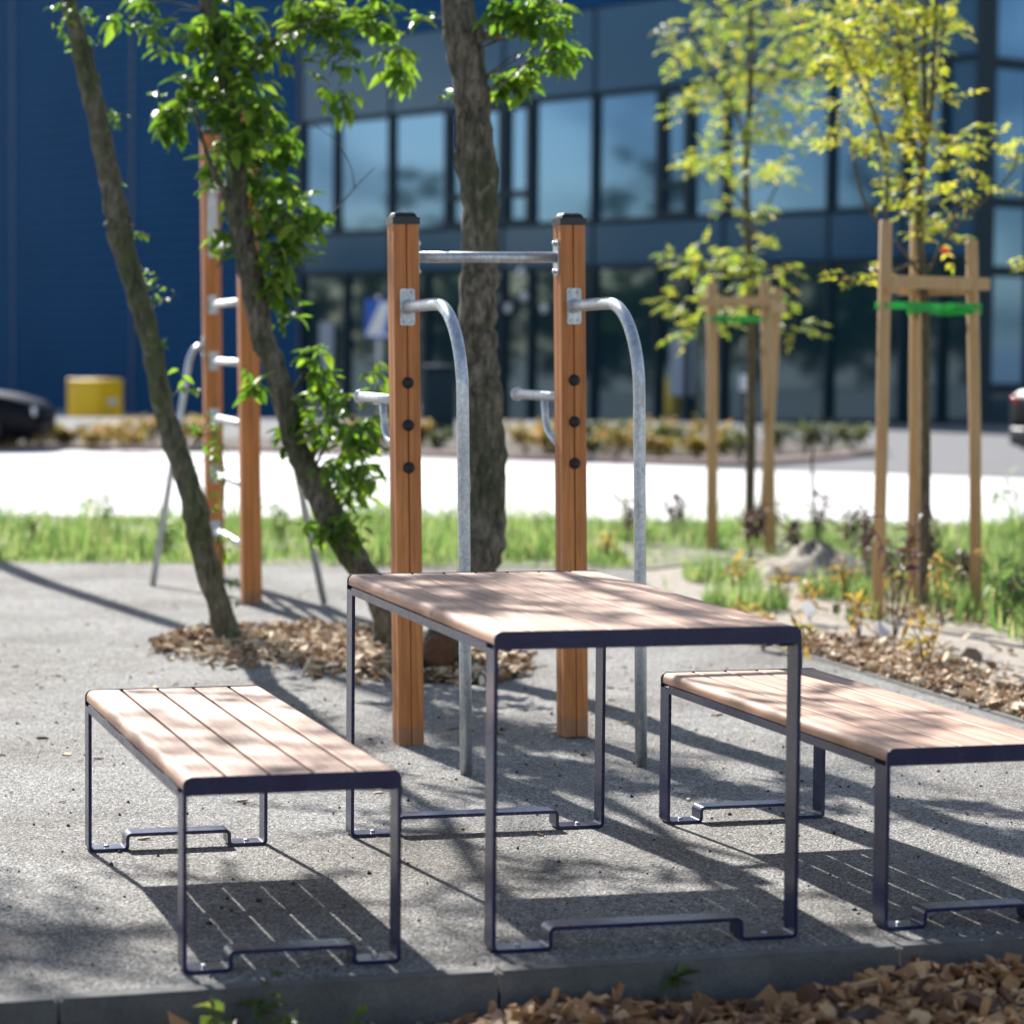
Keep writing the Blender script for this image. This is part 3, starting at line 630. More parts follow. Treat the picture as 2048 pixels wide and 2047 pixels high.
def fruit_tree(rows, Y, label, bark_, crown_pts, blobs, Lf, limbs, seed):
    random.seed(seed)
    base = at(rows[0][0], rows[0][1], Y); base.z = 0
    t = thing('fruit_tree', label, 'tree', base, 0, 'old fruit trees standing in the wood chip patch')
    top = at(rows[-1][0], rows[-1][1], Y); prev = at(rows[-2][0], rows[-2][1], Y); g = (top - prev).normalized(); rt = rows[-1][2] / FPX * Y / 2
    ex = [(top.x + g.x * k + math.sin(k * 3) * .05, top.y + g.y * k + .05 * k, top.z + g.z * k, rt * (1 - k * .22)) for k in (.5, 1.1, 1.8, 2.4)]
    S = trunk_from(rows, Y, extra=ex)
    S = [np.array(s) for s in S]
    knots = [random.randrange(4, len(S) - 4) for _ in range(7)]
    mb = MB(); mb.tube([Vector(s[:3]) - base + Vector((random.uniform(-1, 1), random.uniform(-1, 1), 0)) * s[3] * .06 for s in S], [max(.008, s[3]) * (1 + .04 * math.sin(i * 1.7) + random.uniform(-.04, .04) + (.16 if i in knots else 0) + .45 * max(0, 1 - (s[2]) / .22) ** 2) for i, s in enumerate(S)], 22, True, .05)
    for q in knots:        # short scars of pruned limbs
        s_ = S[q]; th = random.uniform(3.2, 6.2); dv = Vector((math.cos(th), math.sin(th) * .8, .35)).normalized(); p_ = Vector(s_[:3]) - base
        mb.tube([p_, p_ + dv * s_[3] * .95, p_ + dv * s_[3] * 1.22, p_ + dv * s_[3] * 1.3], [s_[3] * .5, s_[3] * .42, s_[3] * .3, s_[3] * .12], 9)
    tr = mb.build('trunk', bark_, t)
    global DENS
    wood = MB(); lv = Leaves(); DENS = 1.8
    for L in limbs:           # list of (px, py, dY, r_mm) polylines
        pts = [at(px, py, Y + dy) - base for px, py, dy, r in L]; S2 = cr_spline([(p.x, p.y, p.z, q[3] / 1000) for p, q in zip(pts, L)], 5)
        wood.tube([s[:3] for s in S2], [s[3] for s in S2], 8, True, .04)
    for b in blobs:
        cx, cy, rx, rz, n_ = b[:5]; k = Y / FPX; c = at(cx, cy, Y + (b[5] if len(b) > 5 else random.uniform(-.25, .2))) - base
        cw = c + base; nr_ = min(S, key=lambda q: (Vector(q[:3]) - cw - Vector((0, 0, -.08))).length); rt_ = Vector(nr_[:3]) - base
        spray(lv, wood, c, rx * k, rz * k, n_, Lf, min(.3, rx * k * 1.1), rt_ if (rt_ - c).length < .45 else c)
    crown = Leaves(); DENS = 1.
    for (x, y, z, rx, rz, n_) in crown_pts:
        n_ = int(n_ * .62)
        c = Vector((x, y, z)) - base
        nr = min(S, key=lambda s: (Vector(s[:3]) - base - c).length); a = Vector(nr[:3]) - base
        midp = (a + c) / 2 + Vector((0, 0, .2)); wood.tube([a, midp, c, c + (c - midp) * .4], [.022, .016, .01, .005], 6)
        blob(crown, wood, c, rx, rz, n_, max(Lf, .1), per=9, droop=.5, r=.003)
    wood.build('branches', bark_, t); lv.build('foliage', M['leaf'], t, .35)
    if crown.p: crown.build('crown', M['leaf'], t, full=False)
    return t, tr, base
b2_ = [(460, 290, 35, 40, 28), (455, 60, 60, 50, 63), (400, 50, 65, 38, 42), (275, 30, 50, 38, 21), (350, 215, 45, 55, 49), (400, 170, 40, 40, 28), (470, 140, 65, 70, 84), (495, 235, 65, 70, 84), (575, 290, 30, 50, 28), (520, 330, 45, 50, 35), (545, 420, 75, 75, 98), (570, 520, 50, 70, 84), (560, 600, 35, 50, 42), (612, 430, 40, 50, 28), (430, 330, 28, 50, 21), (450, 470, 20, 40, 14),
       (640, 35, 60, 24, 42), (740, 30, 55, 34, 42), (670, 110, 35, 70, 35), (690, 190, 18, 40, 14), (790, 110, 28, 60, 28), (600, 20, 50, 30, 28), (560, 100, 50, 40, 28), (330, 70, 40, 30, 14),
       (640, 760, 40, 70, 42), (690, 870, 70, 80, 84), (700, 960, 45, 60, 49), (585, 880, 38, 35, 21), (745, 800, 28, 70, 28), (620, 830, 30, 60, 21), (648, 1060, 22, 25, 14), (705, 1050, 30, 40, 21), (505, 765, 22, 10, 7)]
limbs2 = [[(477, 420, 0, 20), (452, 385, -.05, 18), (430, 350, -.1, 14), (405, 280, -.15, 9), (380, 200, -.2, 6)], [(460, 200, 0, 16), (540, 90, -.1, 12), (640, 40, -.2, 9), (760, 30, -.25, 5), (800, 70, -.25, 3)],
          [(620, 470, -.1, 4), (680, 410, -.15, 3.6), (710, 375, -.18, 3), (750, 335, -.2, 1.6)], [(710, 378, -.18, 3), (700, 330, -.2, 2.4), (670, 280, -.2, 2), (610, 240, -.2, 1.2)], [(530, 480, 0, 8), (570, 430, -.1, 6), (620, 470, -.1, 4)],
          [(625, 950, 0, 8), (650, 880, -.1, 6), (655, 800, -.12, 5), (640, 720, -.12, 3), (630, 690, -.12, 2)], [(670, 1040, 0, 7), (720, 940, -.15, 5), (745, 840, -.15, 3), (760, 760, -.15, 2)], [(600, 920, 0, 6), (590, 880, -.1, 4), (560, 870, -.1, 2)]]
cr2 = [(-1.7, 12.3, 3.6, .6, .45, 150), (-.9, 12.2, 3.8, .7, .5, 200), (-1.2, 11.6, 4.6, .8, .6, 240), (-.4, 11.8, 4.8, .7, .5, 220), (-2.0, 12.4, 5.0, .7, .5, 130), (-1.0, 12.8, 5.6, .9, .6, 220)]
fruit_tree(T2, Y2, 'fruit tree with a sharply bowed trunk wrapped in glossy green leaves', M['bark'], cr2, b2_, .102, limbs2, 21)
b3_ = [(1030, 25, 45, 35, 28), (1090, 40, 55, 40, 42), (1095, 105, 50, 35, 35), (1015, 165, 35, 30, 28), (1140, 105, 22, 28, 14), (835, 38, 20, 14, 7), (1060, 140, 30, 25, 14), (905, 195, 10, 8, 3), (1110, 15, 40, 30, 21)]
limbs3 = [[(955, 70, -.05, 22), (985, 72, -.1, 20), (1000, 66, -.15, 17)], [(960, 190, 0, 7), (1010, 165, -.1, 5), (1060, 120, -.15, 4), (1130, 100, -.2, 2)], [(940, 0, 0, 10), (1010, -20, -.1, 8), (1090, 20, -.15, 4)], [(900, 60, 0, 4), (860, 45, -.1, 3), (830, 40, -.1, 2)]]
cr3 = [(.3, 11.7, 3.6, .6, .45, 150), (-.4, 11.6, 4.1, .7, .5, 150), (.9, 11.8, 4.1, .7, .5, 190), (.4, 11.3, 4.7, .8, .55, 230), (1.2, 11.4, 5.0, .7, .5, 200), (-.4, 11.6, 5.2, .8, .6, 190), (.5, 12.2, 5.6, .9, .6, 200)]
t3, tr3, bs3 = fruit_tree(T3, Y3, 'thickest fruit tree with an upright mossy trunk between the two pull-up posts', M['bark'], cr3, b3_, .10, limbs3, 33)
MB().lathe([(.075, -.05), (.07, .03), (.062, .035), (.03, .037), (.004, .0375)], 18, at(880, 1302, Y3 - .1) - bs3, (0, -.95, .15)).build('cut_stump', M['cut'], t3)
b1_ = [(130, 20, 30, 20, 14), (165, 30, 20, 30, 14), (130, 80, 16, 12, 7), (185, 80, 14, 12, 7), (225, 220, 12, 9, 7), (230, 250, 10, 5, 3), (242, 355, 8, 10, 4), (275, 460, 14, 10, 7), (285, 545, 10, 12, 5), (310, 565, 16, 10, 7), (305, 598, 8, 5, 3), (337, 668, 10, 10, 4), (365, 770, 20, 10, 6), (385, 860, 12, 20, 6), (425, 870, 30, 40, 21), (435, 930, 20, 60, 14), (440, 1010, 14, 60, 10), (445, 1090, 20, 40, 8), (460, 1170, 14, 30, 6)]
limbs1 = [[(438, 1180, 0, 4), (442, 1080, -.05, 3.5), (448, 960, -.05, 3), (440, 870, -.05, 2)], [(240, 470, 0, 18), (230, 480, -.06, 15)]]
cr1 = [(-4.2, 13.7, 5.4, .75, .4, 820), (-2.7, 13.35, 5.3, .35, .25, 260), (-4.8, 14.5, 5.5, .7, .4, 420), (-2.8, 14.1, 5.4, .4, .3, 330), (-2.1, 13.9, 5.6, .5, .3, 330), (-2.6, 14.1, 5.7, .8, .45, 170), (-3.6, 14.4, 5.9, .9, .5, 150), (-2.3, 12.9, 3.4, .45, .35, 120), (-2.9, 12.6, 4.0, .6, .45, 150), (-2.2, 12.2, 4.3, .6, .45, 160), (-1.7, 12.4, 5.2, .7, .5, 200), (-3.2, 12.6, 5.0, .6, .5, 120)]
fruit_tree(T1, Y1, 'thin smooth fruit tree leaning far to one side beside the climbing ladder', M['bark_smooth'], cr1, b1_, .05, limbs1, 44)
# the tree just outside the picture whose shadow falls across the gravel
random.seed(5)
t4 = thing('fruit_tree', 'tree beyond the gravel edge, outside the picture, throwing a long trunk shadow', 'tree', (-3.95, 19.4, 0))
MB().tube([(0, 0, -.05), (.02, 0, 1), (-.05, .03, 2.2), (.0, .0, 3.4), (.06, 0, 4.8), (.05, .1, 6.2), (.1, .1, 7.2)], [.09, .08, .075, .07, .065, .05, .02], 14, True, .03).build('trunk', M['bark'], t4)
lv = Leaves(); wd = MB()
for k in range(7):
    c = Vector((random.uniform(-.8, .8), random.uniform(-.8, .8), random.uniform(6.9, 8.2))); wd.tube([(.05, .1, 5.9 + random.random() * .5), c * .5 + Vector((0, 0, 3.4)), c], [.03, .02, .008], 6); blob(lv, wd, c, .5, .4, 110, .09)
wd.build('branches', M['bark'], t4); lv.build('crown', M['leaf'], t4, full=False)

# ------------------------------------------------------------------ staked young trees
def pinnate(lv, p, d, L, k=4):
    d = Vector(d).normalized(); s = d.cross(Vector((0, 0, 1))); s = s.normalized() if s.length > .1 else Vector((1, 0, 0))
    nn = (s.cross(d) + rv() * .5).normalized(); s = d.cross(nn).normalized()
    for i in range(k):
        t = (i + 1) / (k + .4); q = Vector(p) + d * L * t - Vector((0, 0, 1)) * L * .25 * t * t
        for sg in (-1, 1):
            lv.add(q, d * .45 + s * sg + rv() * .2 - Vector((0, 0, .2)), nn + rv() * .3, L * .42 * (1 - .25 * t), L * .17)
    lv.add(Vector(p) + d * L * .95 - Vector((0, 0, L * .22)), d - Vector((0, 0, .4)), nn, L * .4, L * .16)
def young_tree(Y, base, label, rows, stems, blobs, L, seed, mat='leaf_young', extra=()):
    random.seed(seed); t = thing('young_tree', label, 'tree', base, 0, 'staked young trees'); k = Y / FPX
    mb = MB()
    for rr in [rows] + stems:
        S = cr_spline([tuple(at(px, py, Y + (dy if len(q) else 0)) - base) + (w_ * k / 2,) for (px, py, w_, *q) in rr for dy in [(q[0] if q else 0)]], 5)
        (mb if rr is rows else mb).tube([s[:3] for s in S], [max(.002, s[3]) for s in S], 9, True, .04)
    mb.build('trunk', M['bark_young'], t)
    lv = Leaves(); wd = MB()
    for cx, cy, rx, rz, n_ in list(blobs) + list(extra):
        c = at(cx, cy, Y + random.uniform(-.25, .25)) - base; rx, rz = rx * k, rz * k
        for i in range(int(n_ * .98)):
            o = rv(); p = c + Vector((o.x * rx, o.y * max(rx, .12), o.z * rz)); d = Vector((o.x, o.y, .15)) + rv() * .6
            pinnate(lv, p, d, L * random.uniform(.7, 1.15), 3)
            if i % 6 == 0: wd.tube([c - Vector((0, 0, rz * .5)), (c + p) / 2, p], [.004, .003, .0015], 5, False)
    wd.build('twigs', M['bark_young'], t); lv.build('foliage', M[mat], t, .2, full=False)
    return t
k_ = 1.06
YA = 15.2; BA = gp(1847, 1219); YA = BA.y
rowsA = [(1847, 1228, 26), (1848, 1150, 24), (1850, 1000, 22), (1851, 800, 20), (1850, 640, 18), (1845, 545, 17), (1838, 470, 16), (1838, 400, 15), (1846, 320, 14)]
stA = [[(1846, 330, 14), (1850, 240, 12), (1848, 130, 10, -.05), (1850, 0, 8, -.05), (1850, -120, 6)], [(1842, 340, 11), (1822, 260, 10, .05), (1805, 150, 9, .08), (1790, 0, 7, .1), (1780, -100, 5)], [(1848, 310, 11), (1862, 220, 9, -.1), (1868, 100, 8, -.12), (1875, -40, 6, -.15)],
       [(1845, 300, 9), (1835, 200, 9, .1), (1828, 90, 8, .15), (1822, -50, 6, .2)], [(1855, 260, 8), (1880, 120, 7, .1), (1888, 20, 5, .1), (1890, -60, 4)],
       [(1770, 440, 7, -.1), (1775, 330, 7, -.12), (1745, 220, 6, -.15), (1700, 130, 5, -.2), (1670, 60, 4, -.2)], [(1760, 455, 6, .1), (1720, 380, 6, .12), (1700, 270, 5, .15), (1690, 230, 3)], [(1840, 520, 8), (1790, 540, 6, -.1), (1730, 560, 4, -.15), (1680, 562, 3, -.2)],
       [(1855, 550, 7), (1890, 480, 6, -.1), (1960, 410, 5, -.15), (2020, 350, 4, -.2), (2040, 300, 3, -.2)], [(1895, 470, 5), (1920, 390, 4, .1), (1925, 350, 3, .1)], [(1846, 560, 6), (1820, 520, 6, -.05), (1790, 480, 5, -.1)]]
D = lambda L: [(x * k_, y * k_, a * k_, b * k_, n_) for x, y, a, b, n_ in L]
blA = D([(1665, 25, 90, 30, 52), (1590, 85, 60, 50, 46), (1640, 130, 60, 40, 34), (1700, 105, 60, 60, 52), (1680, 180, 70, 34, 36), (1610, 200, 50, 30, 20), (1750, 170, 30, 50, 20), (1625, 265, 45, 35, 18), (1700, 250, 60, 40, 34), (1640, 290, 40, 30, 16), (1785, 290, 34, 45, 30), (1715, 345, 40, 25, 14), (1740, 395, 45, 30, 26), (1765, 440, 32, 24, 16), (1610, 518, 24, 16, 9), (1650, 505, 14, 12, 4), (1785, 40, 30, 40, 22), (1885, 270, 22, 42, 16), (1868, 358, 36, 12, 8), (1925, 315, 12, 10, 4), (1920, 490, 12, 16, 4), (1600, 30, 40, 30, 20), (1730, 30, 50, 30, 22), (1785, 180, 16, 18, 6), (1690, -60, 120, 50, 40)])
tA = young_tree(YA, BA, 'young staked tree with many thin upright stems and yellow-green leaves, the nearer one', rowsA, stA, blA, .138, 61)
rl = Leaves(); rl.add(at(1880, 502, YA) - BA, Vector((1, 0, .1)), Vector((0, -1, .3)), .06, .04)
rl.build('red_leaves', M['leaf_red'], tA)
BB = gp(1499, 1087); YB = BB.y
rowsB = [(1499, 1094, 22), (1500, 1000, 20), (1502, 850, 20), (1503, 700, 18), (1500, 560, 16), (1495, 450, 15), (1492, 330, 13), (1498, 230, 12), (1502, 120, 11), (1500, 0, 9), (1500, -140, 6)]
stB = [[(1493, 300, 8), (1470, 220, 7, -.1), (1420, 140, 5, -.2), (1380, 60, 4, -.2)], [(1498, 220, 8), (1540, 150, 6, .1), (1590, 90, 5, .1), (1620, 20, 4)], [(1495, 420, 6), (1440, 350, 5, -.1), (1400, 330, 3, -.1)], [(1498, 480, 6), (1540, 400, 5, .1), (1560, 360, 3)], [(1499, 560, 6), (1440, 540, 5, -.1), (1380, 530, 3, -.2)], [(1500, 600, 5), (1550, 600, 4, .1), (1590, 640, 3, .1)]]
blB = D([(1340, 50, 70, 50, 46), (1420, 110, 90, 60, 70), (1310, 105, 50, 40, 30), (1395, 190, 75, 45, 44), (1300, 195, 30, 30, 14), (1330, 190, 25, 20, 8), (1475, 235, 45, 50, 30), (1345, 300, 45, 34, 34), (1310, 320, 20, 20, 8), (1450, 335, 50, 30, 20), (1470, 300, 30, 30, 10), (1390, 395, 34, 30, 16), (1420, 440, 20, 20, 6), (1325, 500, 50, 34, 26), (1400, 490, 30, 30, 14), (1455, 500, 30, 40, 16), (1290, 570, 34, 26, 18), (1350, 580, 60, 36, 34), (1420, 560, 40, 40, 14), (1490, 620, 24, 36, 16), (1290, 480, 14, 14, 5), (1440, 30, 80, 40, 44), (1510, 60, 50, 50, 30), (1540, 110, 40, 34, 18), (1420, 250, 40, 30, 14), (1500, 160, 40, 40, 18), (1400, -50, 120, 50, 40), (1310, 620, 30, 14, 8)])
young_tree(YB, BB, 'young staked tree with denser leaves spilling over its stakes, the farther one', rowsB, stB, blB, .155, 77, 'leaf_young_green')
def stake_frame(Y, base, label, stakes, bars, straps, seed):
    t = thing('tree_stake_frame', label, 'tree stakes', base, 0, 'wooden stake frames around young trees')
    tops = []
    for (bx, by, tx, ty, w_) in stakes:
        b = gp(bx, by); tp = at(tx, ty, b.y); wdt = w_ / FPX * b.y / 2
        mb = MB(); mb.tube([b - base - Vector((0, 0, .1)), (b + tp) / 2 - base + Vector((.004, 0, 0)), tp - base - Vector((0, 0, .008)), tp - base], [wdt, wdt, wdt, wdt * .85], 14, True, .02); mb.build('stake', M['stake'], t)
        tops.append((b, tp))
    for i, j, z, ex in bars:
        (b0, t0), (b1, t1) = tops[i], tops[j]
        f = lambda b, tp: b.lerp(tp, z / tp.z)
        p, q = f(b0, t0) - base, f(b1, t1) - base; d = (q - p).normalized(); off = Vector((d.y, -d.x, 0)) * .045
        if off.y > 0: off = -off
        if ex > 0: off = off
        a_, c_ = p - d * .07 + off, q + d * .07 + off
        mb = MB(); s = d.cross(Vector((0, 0, 1))).normalized() * .017; hz = Vector((0, 0, .034))
        mb.add([a_ - s - hz, a_ + s - hz, a_ + s + hz, a_ - s + hz, c_ - s - hz, c_ + s - hz, c_ + s + hz, c_ - s + hz], [(0, 1, 2, 3), (4, 5, 6, 7), (0, 1, 5, 4), (1, 2, 6, 5), (2, 3, 7, 6), (3, 0, 4, 7)]); mb.build('crossbar', M['stake'], t)
    for i, j, z in straps:
        (b0, t0), (b1, t1) = tops[i], tops[j]; p = b0.lerp(t0, z / t0.z) - base; q = b1.lerp(t1, z / t1.z) - base; d = (q - p).normalized(); n_ = Vector((d.y, -d.x, 0)).normalized()
        mb = MB()
        for sg in (-1, 1):
            P = [p - d * .03 + n_ * sg * .034, p.lerp(q, .3) + n_ * sg * .012, p.lerp(q, .5) + n_ * sg * .03 * (1 if z > 0 else 1), p.lerp(q, .7) + n_ * sg * .012, q + d * .03 + n_ * sg * .034]
            hs = [.019, .016 + .004 * sg, .022, .015, .02]; dz = [0, .004 * sg, -.006, .006 * sg, 0]
            vs = []
            for a_, h_, z_ in zip(P, hs, dz):
                for o_ in (n_ * .0015, -n_ * .0015):
                    vs += [a_ + o_ + Vector((0, 0, z_ - h_)), a_ + o_ + Vector((0, 0, z_ + h_))]
            for i_ in range(4):
                b_ = i_ * 4; mb.add([vs[b_ + k] for k in range(8)], [(0, 1, 5, 4), (2, 6, 7, 3), (1, 3, 7, 5), (0, 4, 6, 2)])
        mb.build('strap', M['strap'], t)
    return t
stake_frame(YA, BA, 'three tall pine stakes with crossbars and a green strap around the nearer young tree', [(1754, 1235, 1772, 441, 25), (1825, 1209, 1833, 440, 24), (1953, 1221, 1944, 480, 24)], [(0, 2, 1.765, 1), (0, 1, 1.74, 0), (1, 2, 1.74, 0)], [(0, 2, 1.64), (1, 2, 1.62)], 1)
stake_frame(YB, BB, 'three pine stakes with a pale crossbar half hidden by leaves around the farther young tree', [(1424, 1097, 1424, 565, 22), (1542, 1107, 1530, 560, 22), (1523, 1092, 1556, 575, 20)], [(0, 1, 1.72, 1), (1, 2, 1.68, 0)], [(0, 1, 1.6)], 2)

# ------------------------------------------------------------------ grass strip
def grass(name, label, n, sampler, hfun, wid):
    P = np.array([sampler() for _ in range(n)]); H = np.array([hfun(p) for p in P]) * rng.uniform(.5, 1.3, n); a = rng.uniform(0, 2 * np.pi, n); le = rng.uniform(.05, .55, n) * H
    D_ = np.stack([np.cos(a), np.sin(a), np.zeros(n)], 1); S_ = np.stack([-np.sin(a + rng.normal(0, .6, n)), np.cos(a), np.zeros(n)], 1); W_ = (wid * rng.uniform(.6, 1.4, n))[:, None]
    V = np.zeros((n, 6, 3)); V[:, 0] = P - S_ * W_ / 2; V[:, 1] = P + S_ * W_ / 2
    m1 = P + D_ * (le * .35)[:, None]; m1[:, 2] += H * .6; V[:, 2] = m1 - S_ * W_ * .4; V[:, 3] = m1 + S_ * W_ * .4
    tp = P + D_ * le[:, None]; tp[:, 2] += H * (1 - .3 * (le / H) ** 2); V[:, 4] = tp - S_ * W_ * .06; V[:, 5] = tp + S_ * W_ * .06
    F = np.array([(0, 1, 3, 2), (2, 3, 5, 4)])[None] + (np.arange(n) * 6)[:, None, None]
    return tag(np_mesh(name, V.reshape(-1, 3), F.reshape(-1, 4), M['grass'], smooth=True), label, 'grass', kind='stuff')
tufts = [(random.uniform(-4.5, 5), random.uniform(18., 22.2), random.uniform(.3, 1.)) for _ in range(150)]
def s_grass():
    while True:
        if random.random() < .55:
            t_ = random.choice(tufts); x, y = random.gauss(t_[0], .12), random.gauss(t_[1], .12)
        else: x, y = random.uniform(-5, 5.5), GF + .02 + 4.6 * random.random() ** 1.25
        if y > 22.5 or y < GF + random.random() * .12: continue
        if .75 < x < 2.25 and y < 19.6 and random.random() < .86: continue
        if math.sin(x * 4.3 + 2 * math.sin(y * 2.2)) + math.sin(y * 3.9 - x) > .95 and random.random() < .8: continue
        return (x, y, -.004)
def h_grass(p):
    x, y = p[0], p[1]; b = .05 + .045 * math.sin(x * 3.1 + 1) * math.sin(y * 1.7 + x) + .06 * random.random() ** 2
    if random.random() < .07: b += random.uniform(.06, .26)
    return max(.03, b + .05 * max(0, math.sin(x * 1.3 + 2.2)))
grass('grass', 'sunlit green grass strip between the gravel and the pale paving', 34000, s_grass, h_grass, .009)
def s_grass2():
    while True:
        x, y = random.uniform(1.9, 5.), random.uniform(12.2, 18.)
        edge = 2.28 + (15.3 - y) * .06
        k = x - edge + random.gauss(0, .1)
        if y < 14.4: k -= .15
        if y < 13.2: k -= .1
        if k > 0 and not (y < 13.6 and x < 2.4): return (x, y, -.004)
grass('grass', 'rough green grass and weeds beyond the wood chips at the picture edge', 15000, s_grass2, lambda p: .06 + .14 * random.random() * (1 if p[0] > 2.7 else .55) + (.12 if random.random() < .06 else 0), .010)
def s_grass3():
    while True:
        x, y = random.uniform(.9, 2.4), random.uniform(14.6, 17.8); 
        c = math.sin(x * 5.1 + 1.3) * math.sin(y * 3.7 + x)
        if c > .35: return (x, y, -.004)
grass('grass', 'thin grass sprouting in patches on the sandy soil around the stakes', 2600, s_grass3, lambda p: .06 + .1 * random.random(), .007)
sheet('lawn_soil', [(-12, GF + .25), (.9, GF + .1), (1.4, 18.6), (2.2, 17.6), (2.6, 13.0), (6, 12.5), (12, 22.5), (-12, 22.5)], -.002, M['lawn'])

# ------------------------------------------------------------------ small plants and objects on the soil
def small_plant(name, label, cat, base, h, mat, n, L, group, seed, stems=3, spread=.35, wr=.3, stemr=.004, mats=None):
    random.seed(seed); t = thing(name, label, cat, base, 0, group); lv = Leaves(); wd = MB()
    for k in range(stems):
        tp = Vector((random.uniform(-spread, spread) * h, random.uniform(-spread, spread) * h, h * random.uniform(.7, 1.05)))
        md = tp * .5 + Vector((random.uniform(-.1, .1) * h, 0, .08 * h)); wd.tube([(0, 0, -.01), md, tp], [stemr, stemr * .8, stemr * .5], 6, False)
        for i in range(n // stems):
            f = random.uniform(.35, 1.02); p = md.lerp(tp, (f - .5) * 2) if f > .5 else md * (f * 2)
            d = Vector((random.uniform(-1, 1), random.uniform(-1, 1), random.uniform(-.5, .7))); l_ = L * random.uniform(.6, 1.2); lv.add(p, d, Vector((0, 0, 1)) + rv() * .6, l_, l_ * wr)
    wd.build('stem', M['bark_young'], t); lv.build('leaves', mat, t, .4, full=False); return t
G_D = 'dark-leaved seedlings on the sandy soil'; G_A = 'amber-leaved seedlings on the sandy soil'
dk = [(1255, 1085, 990, 'near the bent tube'), (1345, 1075, 985, ''), (1500, 1120, 1010, ''), (1535, 1100, 1000, ''), (1630, 1105, 985, ''), (1700, 1105, 1020, ''), (1788, 1280, 985, ''), (1740, 1180, 1020, ''), (1870, 1170, 1030, ''), (1925, 1200, 1100, ''), (2030, 1235, 1130, ''), (1760, 1190, 1090, ''), (1590, 1130, 1050, '')]
dl = ['dark-leaved seedling just left of the right bent tube', 'dark-leaved seedling just right of the right bent tube', 'dark-leaved seedling before the trunk of the farther young tree', 'sparse dark seedling between the farther stakes', 'bushy dark seedling standing behind the sand mound', 'low dark seedling right of the sand mound', 'tallest thin dark seedling rising beside the white plant tag', 'dark seedling left of the nearer stakes', 'dark seedling against the trunk of the nearer young tree', 'dark seedling between the two right-hand stakes', 'dark seedling at the picture edge beyond the last stake', 'drooping dark seedling at the foot of the nearest stake', 'dark seedling just left of the sand mound']
for i, ((px, py, ty, _), lb_) in enumerate(zip(dk, dl)):
    b = gp(px, py); h = at(px, ty, b.y).z
    small_plant('seedling', lb_, 'seedling', b, max(.12, h), M['leaf_purple'], 54, .10, G_D, 100 + i, 4, .26, .34, .005)
am = [(1495, 1280, 1200), (1528, 1300, 1215), (1620, 1240, 1160), (1690, 1200, 1120), (1720, 1280, 1190), (1885, 1250, 1090), (1850, 1340, 1240), (1600, 1345, 1240), (1790, 1200, 1130), (1215, 1120, 1065), (1560, 1210, 1130), (1470, 1190, 1120)]
al = ['amber seedling nearest the far corner of the table', 'amber seedling left of the upper white tag', 'amber seedling below the sand mound', 'amber seedling right of the sand mound', 'rusty seedling at the foot of the nearest stake', 'yellow seedling between the nearer tree trunk and stake', 'drooping amber seedling right of the lower white tag', 'thin bare-stemmed seedling rising from the wood chips', 'pale amber seedling left of the nearer tree trunk', 'yellow weed in the grass right of the right wooden post', 'small amber seedling left of the sand mound foot', 'pale amber seedling in the grass before the farther stakes']
for i, ((px, py, ty), lb_) in enumerate(zip(am, al)):
    b = gp(px, py); h = at(px, ty, b.y).z
    small_plant('seedling', lb_, 'seedling', b, max(.12, h), M['leaf_amber'], 28, .09, G_A, 200 + i, 4, .34, .32)
b = gp(1632, 1085); small_plant('sapling_stick', 'single bare thin sapling stem standing behind the sand mound', 'sapling', b, at(1638, 705, b.y).z, M['leaf_purple'], 4, .05, None, 300, 1, .01, .3, .012)
# green weeds along the grass
wl = [(200, 1090, 990, 'tall feathery weed at the far edge of the gravel left of the ladder'), (560, 1095, 1010, 'tall weed between the ladder and the bowed tree'), (330, 1110, 1040, 'dark leafy dock plant behind the leaning trunk'), (2040, 1110, 950, 'tall green weed in the grass at the right picture edge'), (60, 1095, 1020, 'leafy weed near the left picture edge'), (2010, 1250, 1130, 'broad-leaved green weed beyond the right-hand stake')]
for i, (px, py, ty, lb_) in enumerate(wl):
    b = gp(px, py); small_plant('weed', lb_, 'weed', b, at(px, ty, b.y).z, M['grass'], 60, .1, 'green weeds at the edge of the gravel', 400 + i, 6, .4, .25)
# sand mound
mb = MB(); c = gp(1612, 1150); nA, nB = 26, 10; vs = []
for j in range(nB + 1):
    for i in range(nA):
        a = 2 * math.pi * i / nA; r = j / nB; rr = .42 * r * (1 + .12 * math.sin(a * 3 + 1) + .06 * math.sin(a * 7)); h = .20 * (1 - r) ** .8 * (1 + .12 * math.sin(a * 5 + r * 9)) if r < 1 else -.02
        vs.append((c.x + .05 + rr * math.cos(a) + .02 * math.sin(9 * r + a), c.y + rr * math.sin(a) * .9, max(-.02, h + .012 * math.sin(a * 11 + r * 20))))
mb.add(vs, [(j * nA + i, j * nA + (i + 1) % nA, (j + 1) * nA + (i + 1) % nA, (j + 1) * nA + i) for j in range(nB) for i in range(nA)], True)
tag(mb.build('sand_mound', M['sand']), 'small heap of grey sandy soil beside the farther young tree', 'mound')
def tag_disc(px, py, lab):
    b = gp(px + 4, py + 32); c = at(px, py, b.y - .02); t = thing('plant_label', lab, 'plant label', b, 0, 'white oval plant labels')
    MB().lathe([(.044, 0), (.045, .0015), (.044, .003)], 24, c - b, (.45, -.72, .5)).build('label_plate', M['label'], t)
    MB().tube([(0, 0, -.02), (0, 0, (c - b).z * .6), c - b], [.0025, .0025, .002], 6).build('spike', M['white'], t)
tag_disc(1617, 1216, 'white oval plant label on the sandy soil, the farther of the two')
tag_disc(1765, 1257, 'white oval plant label at the back of the wood chips, the nearer of the two')
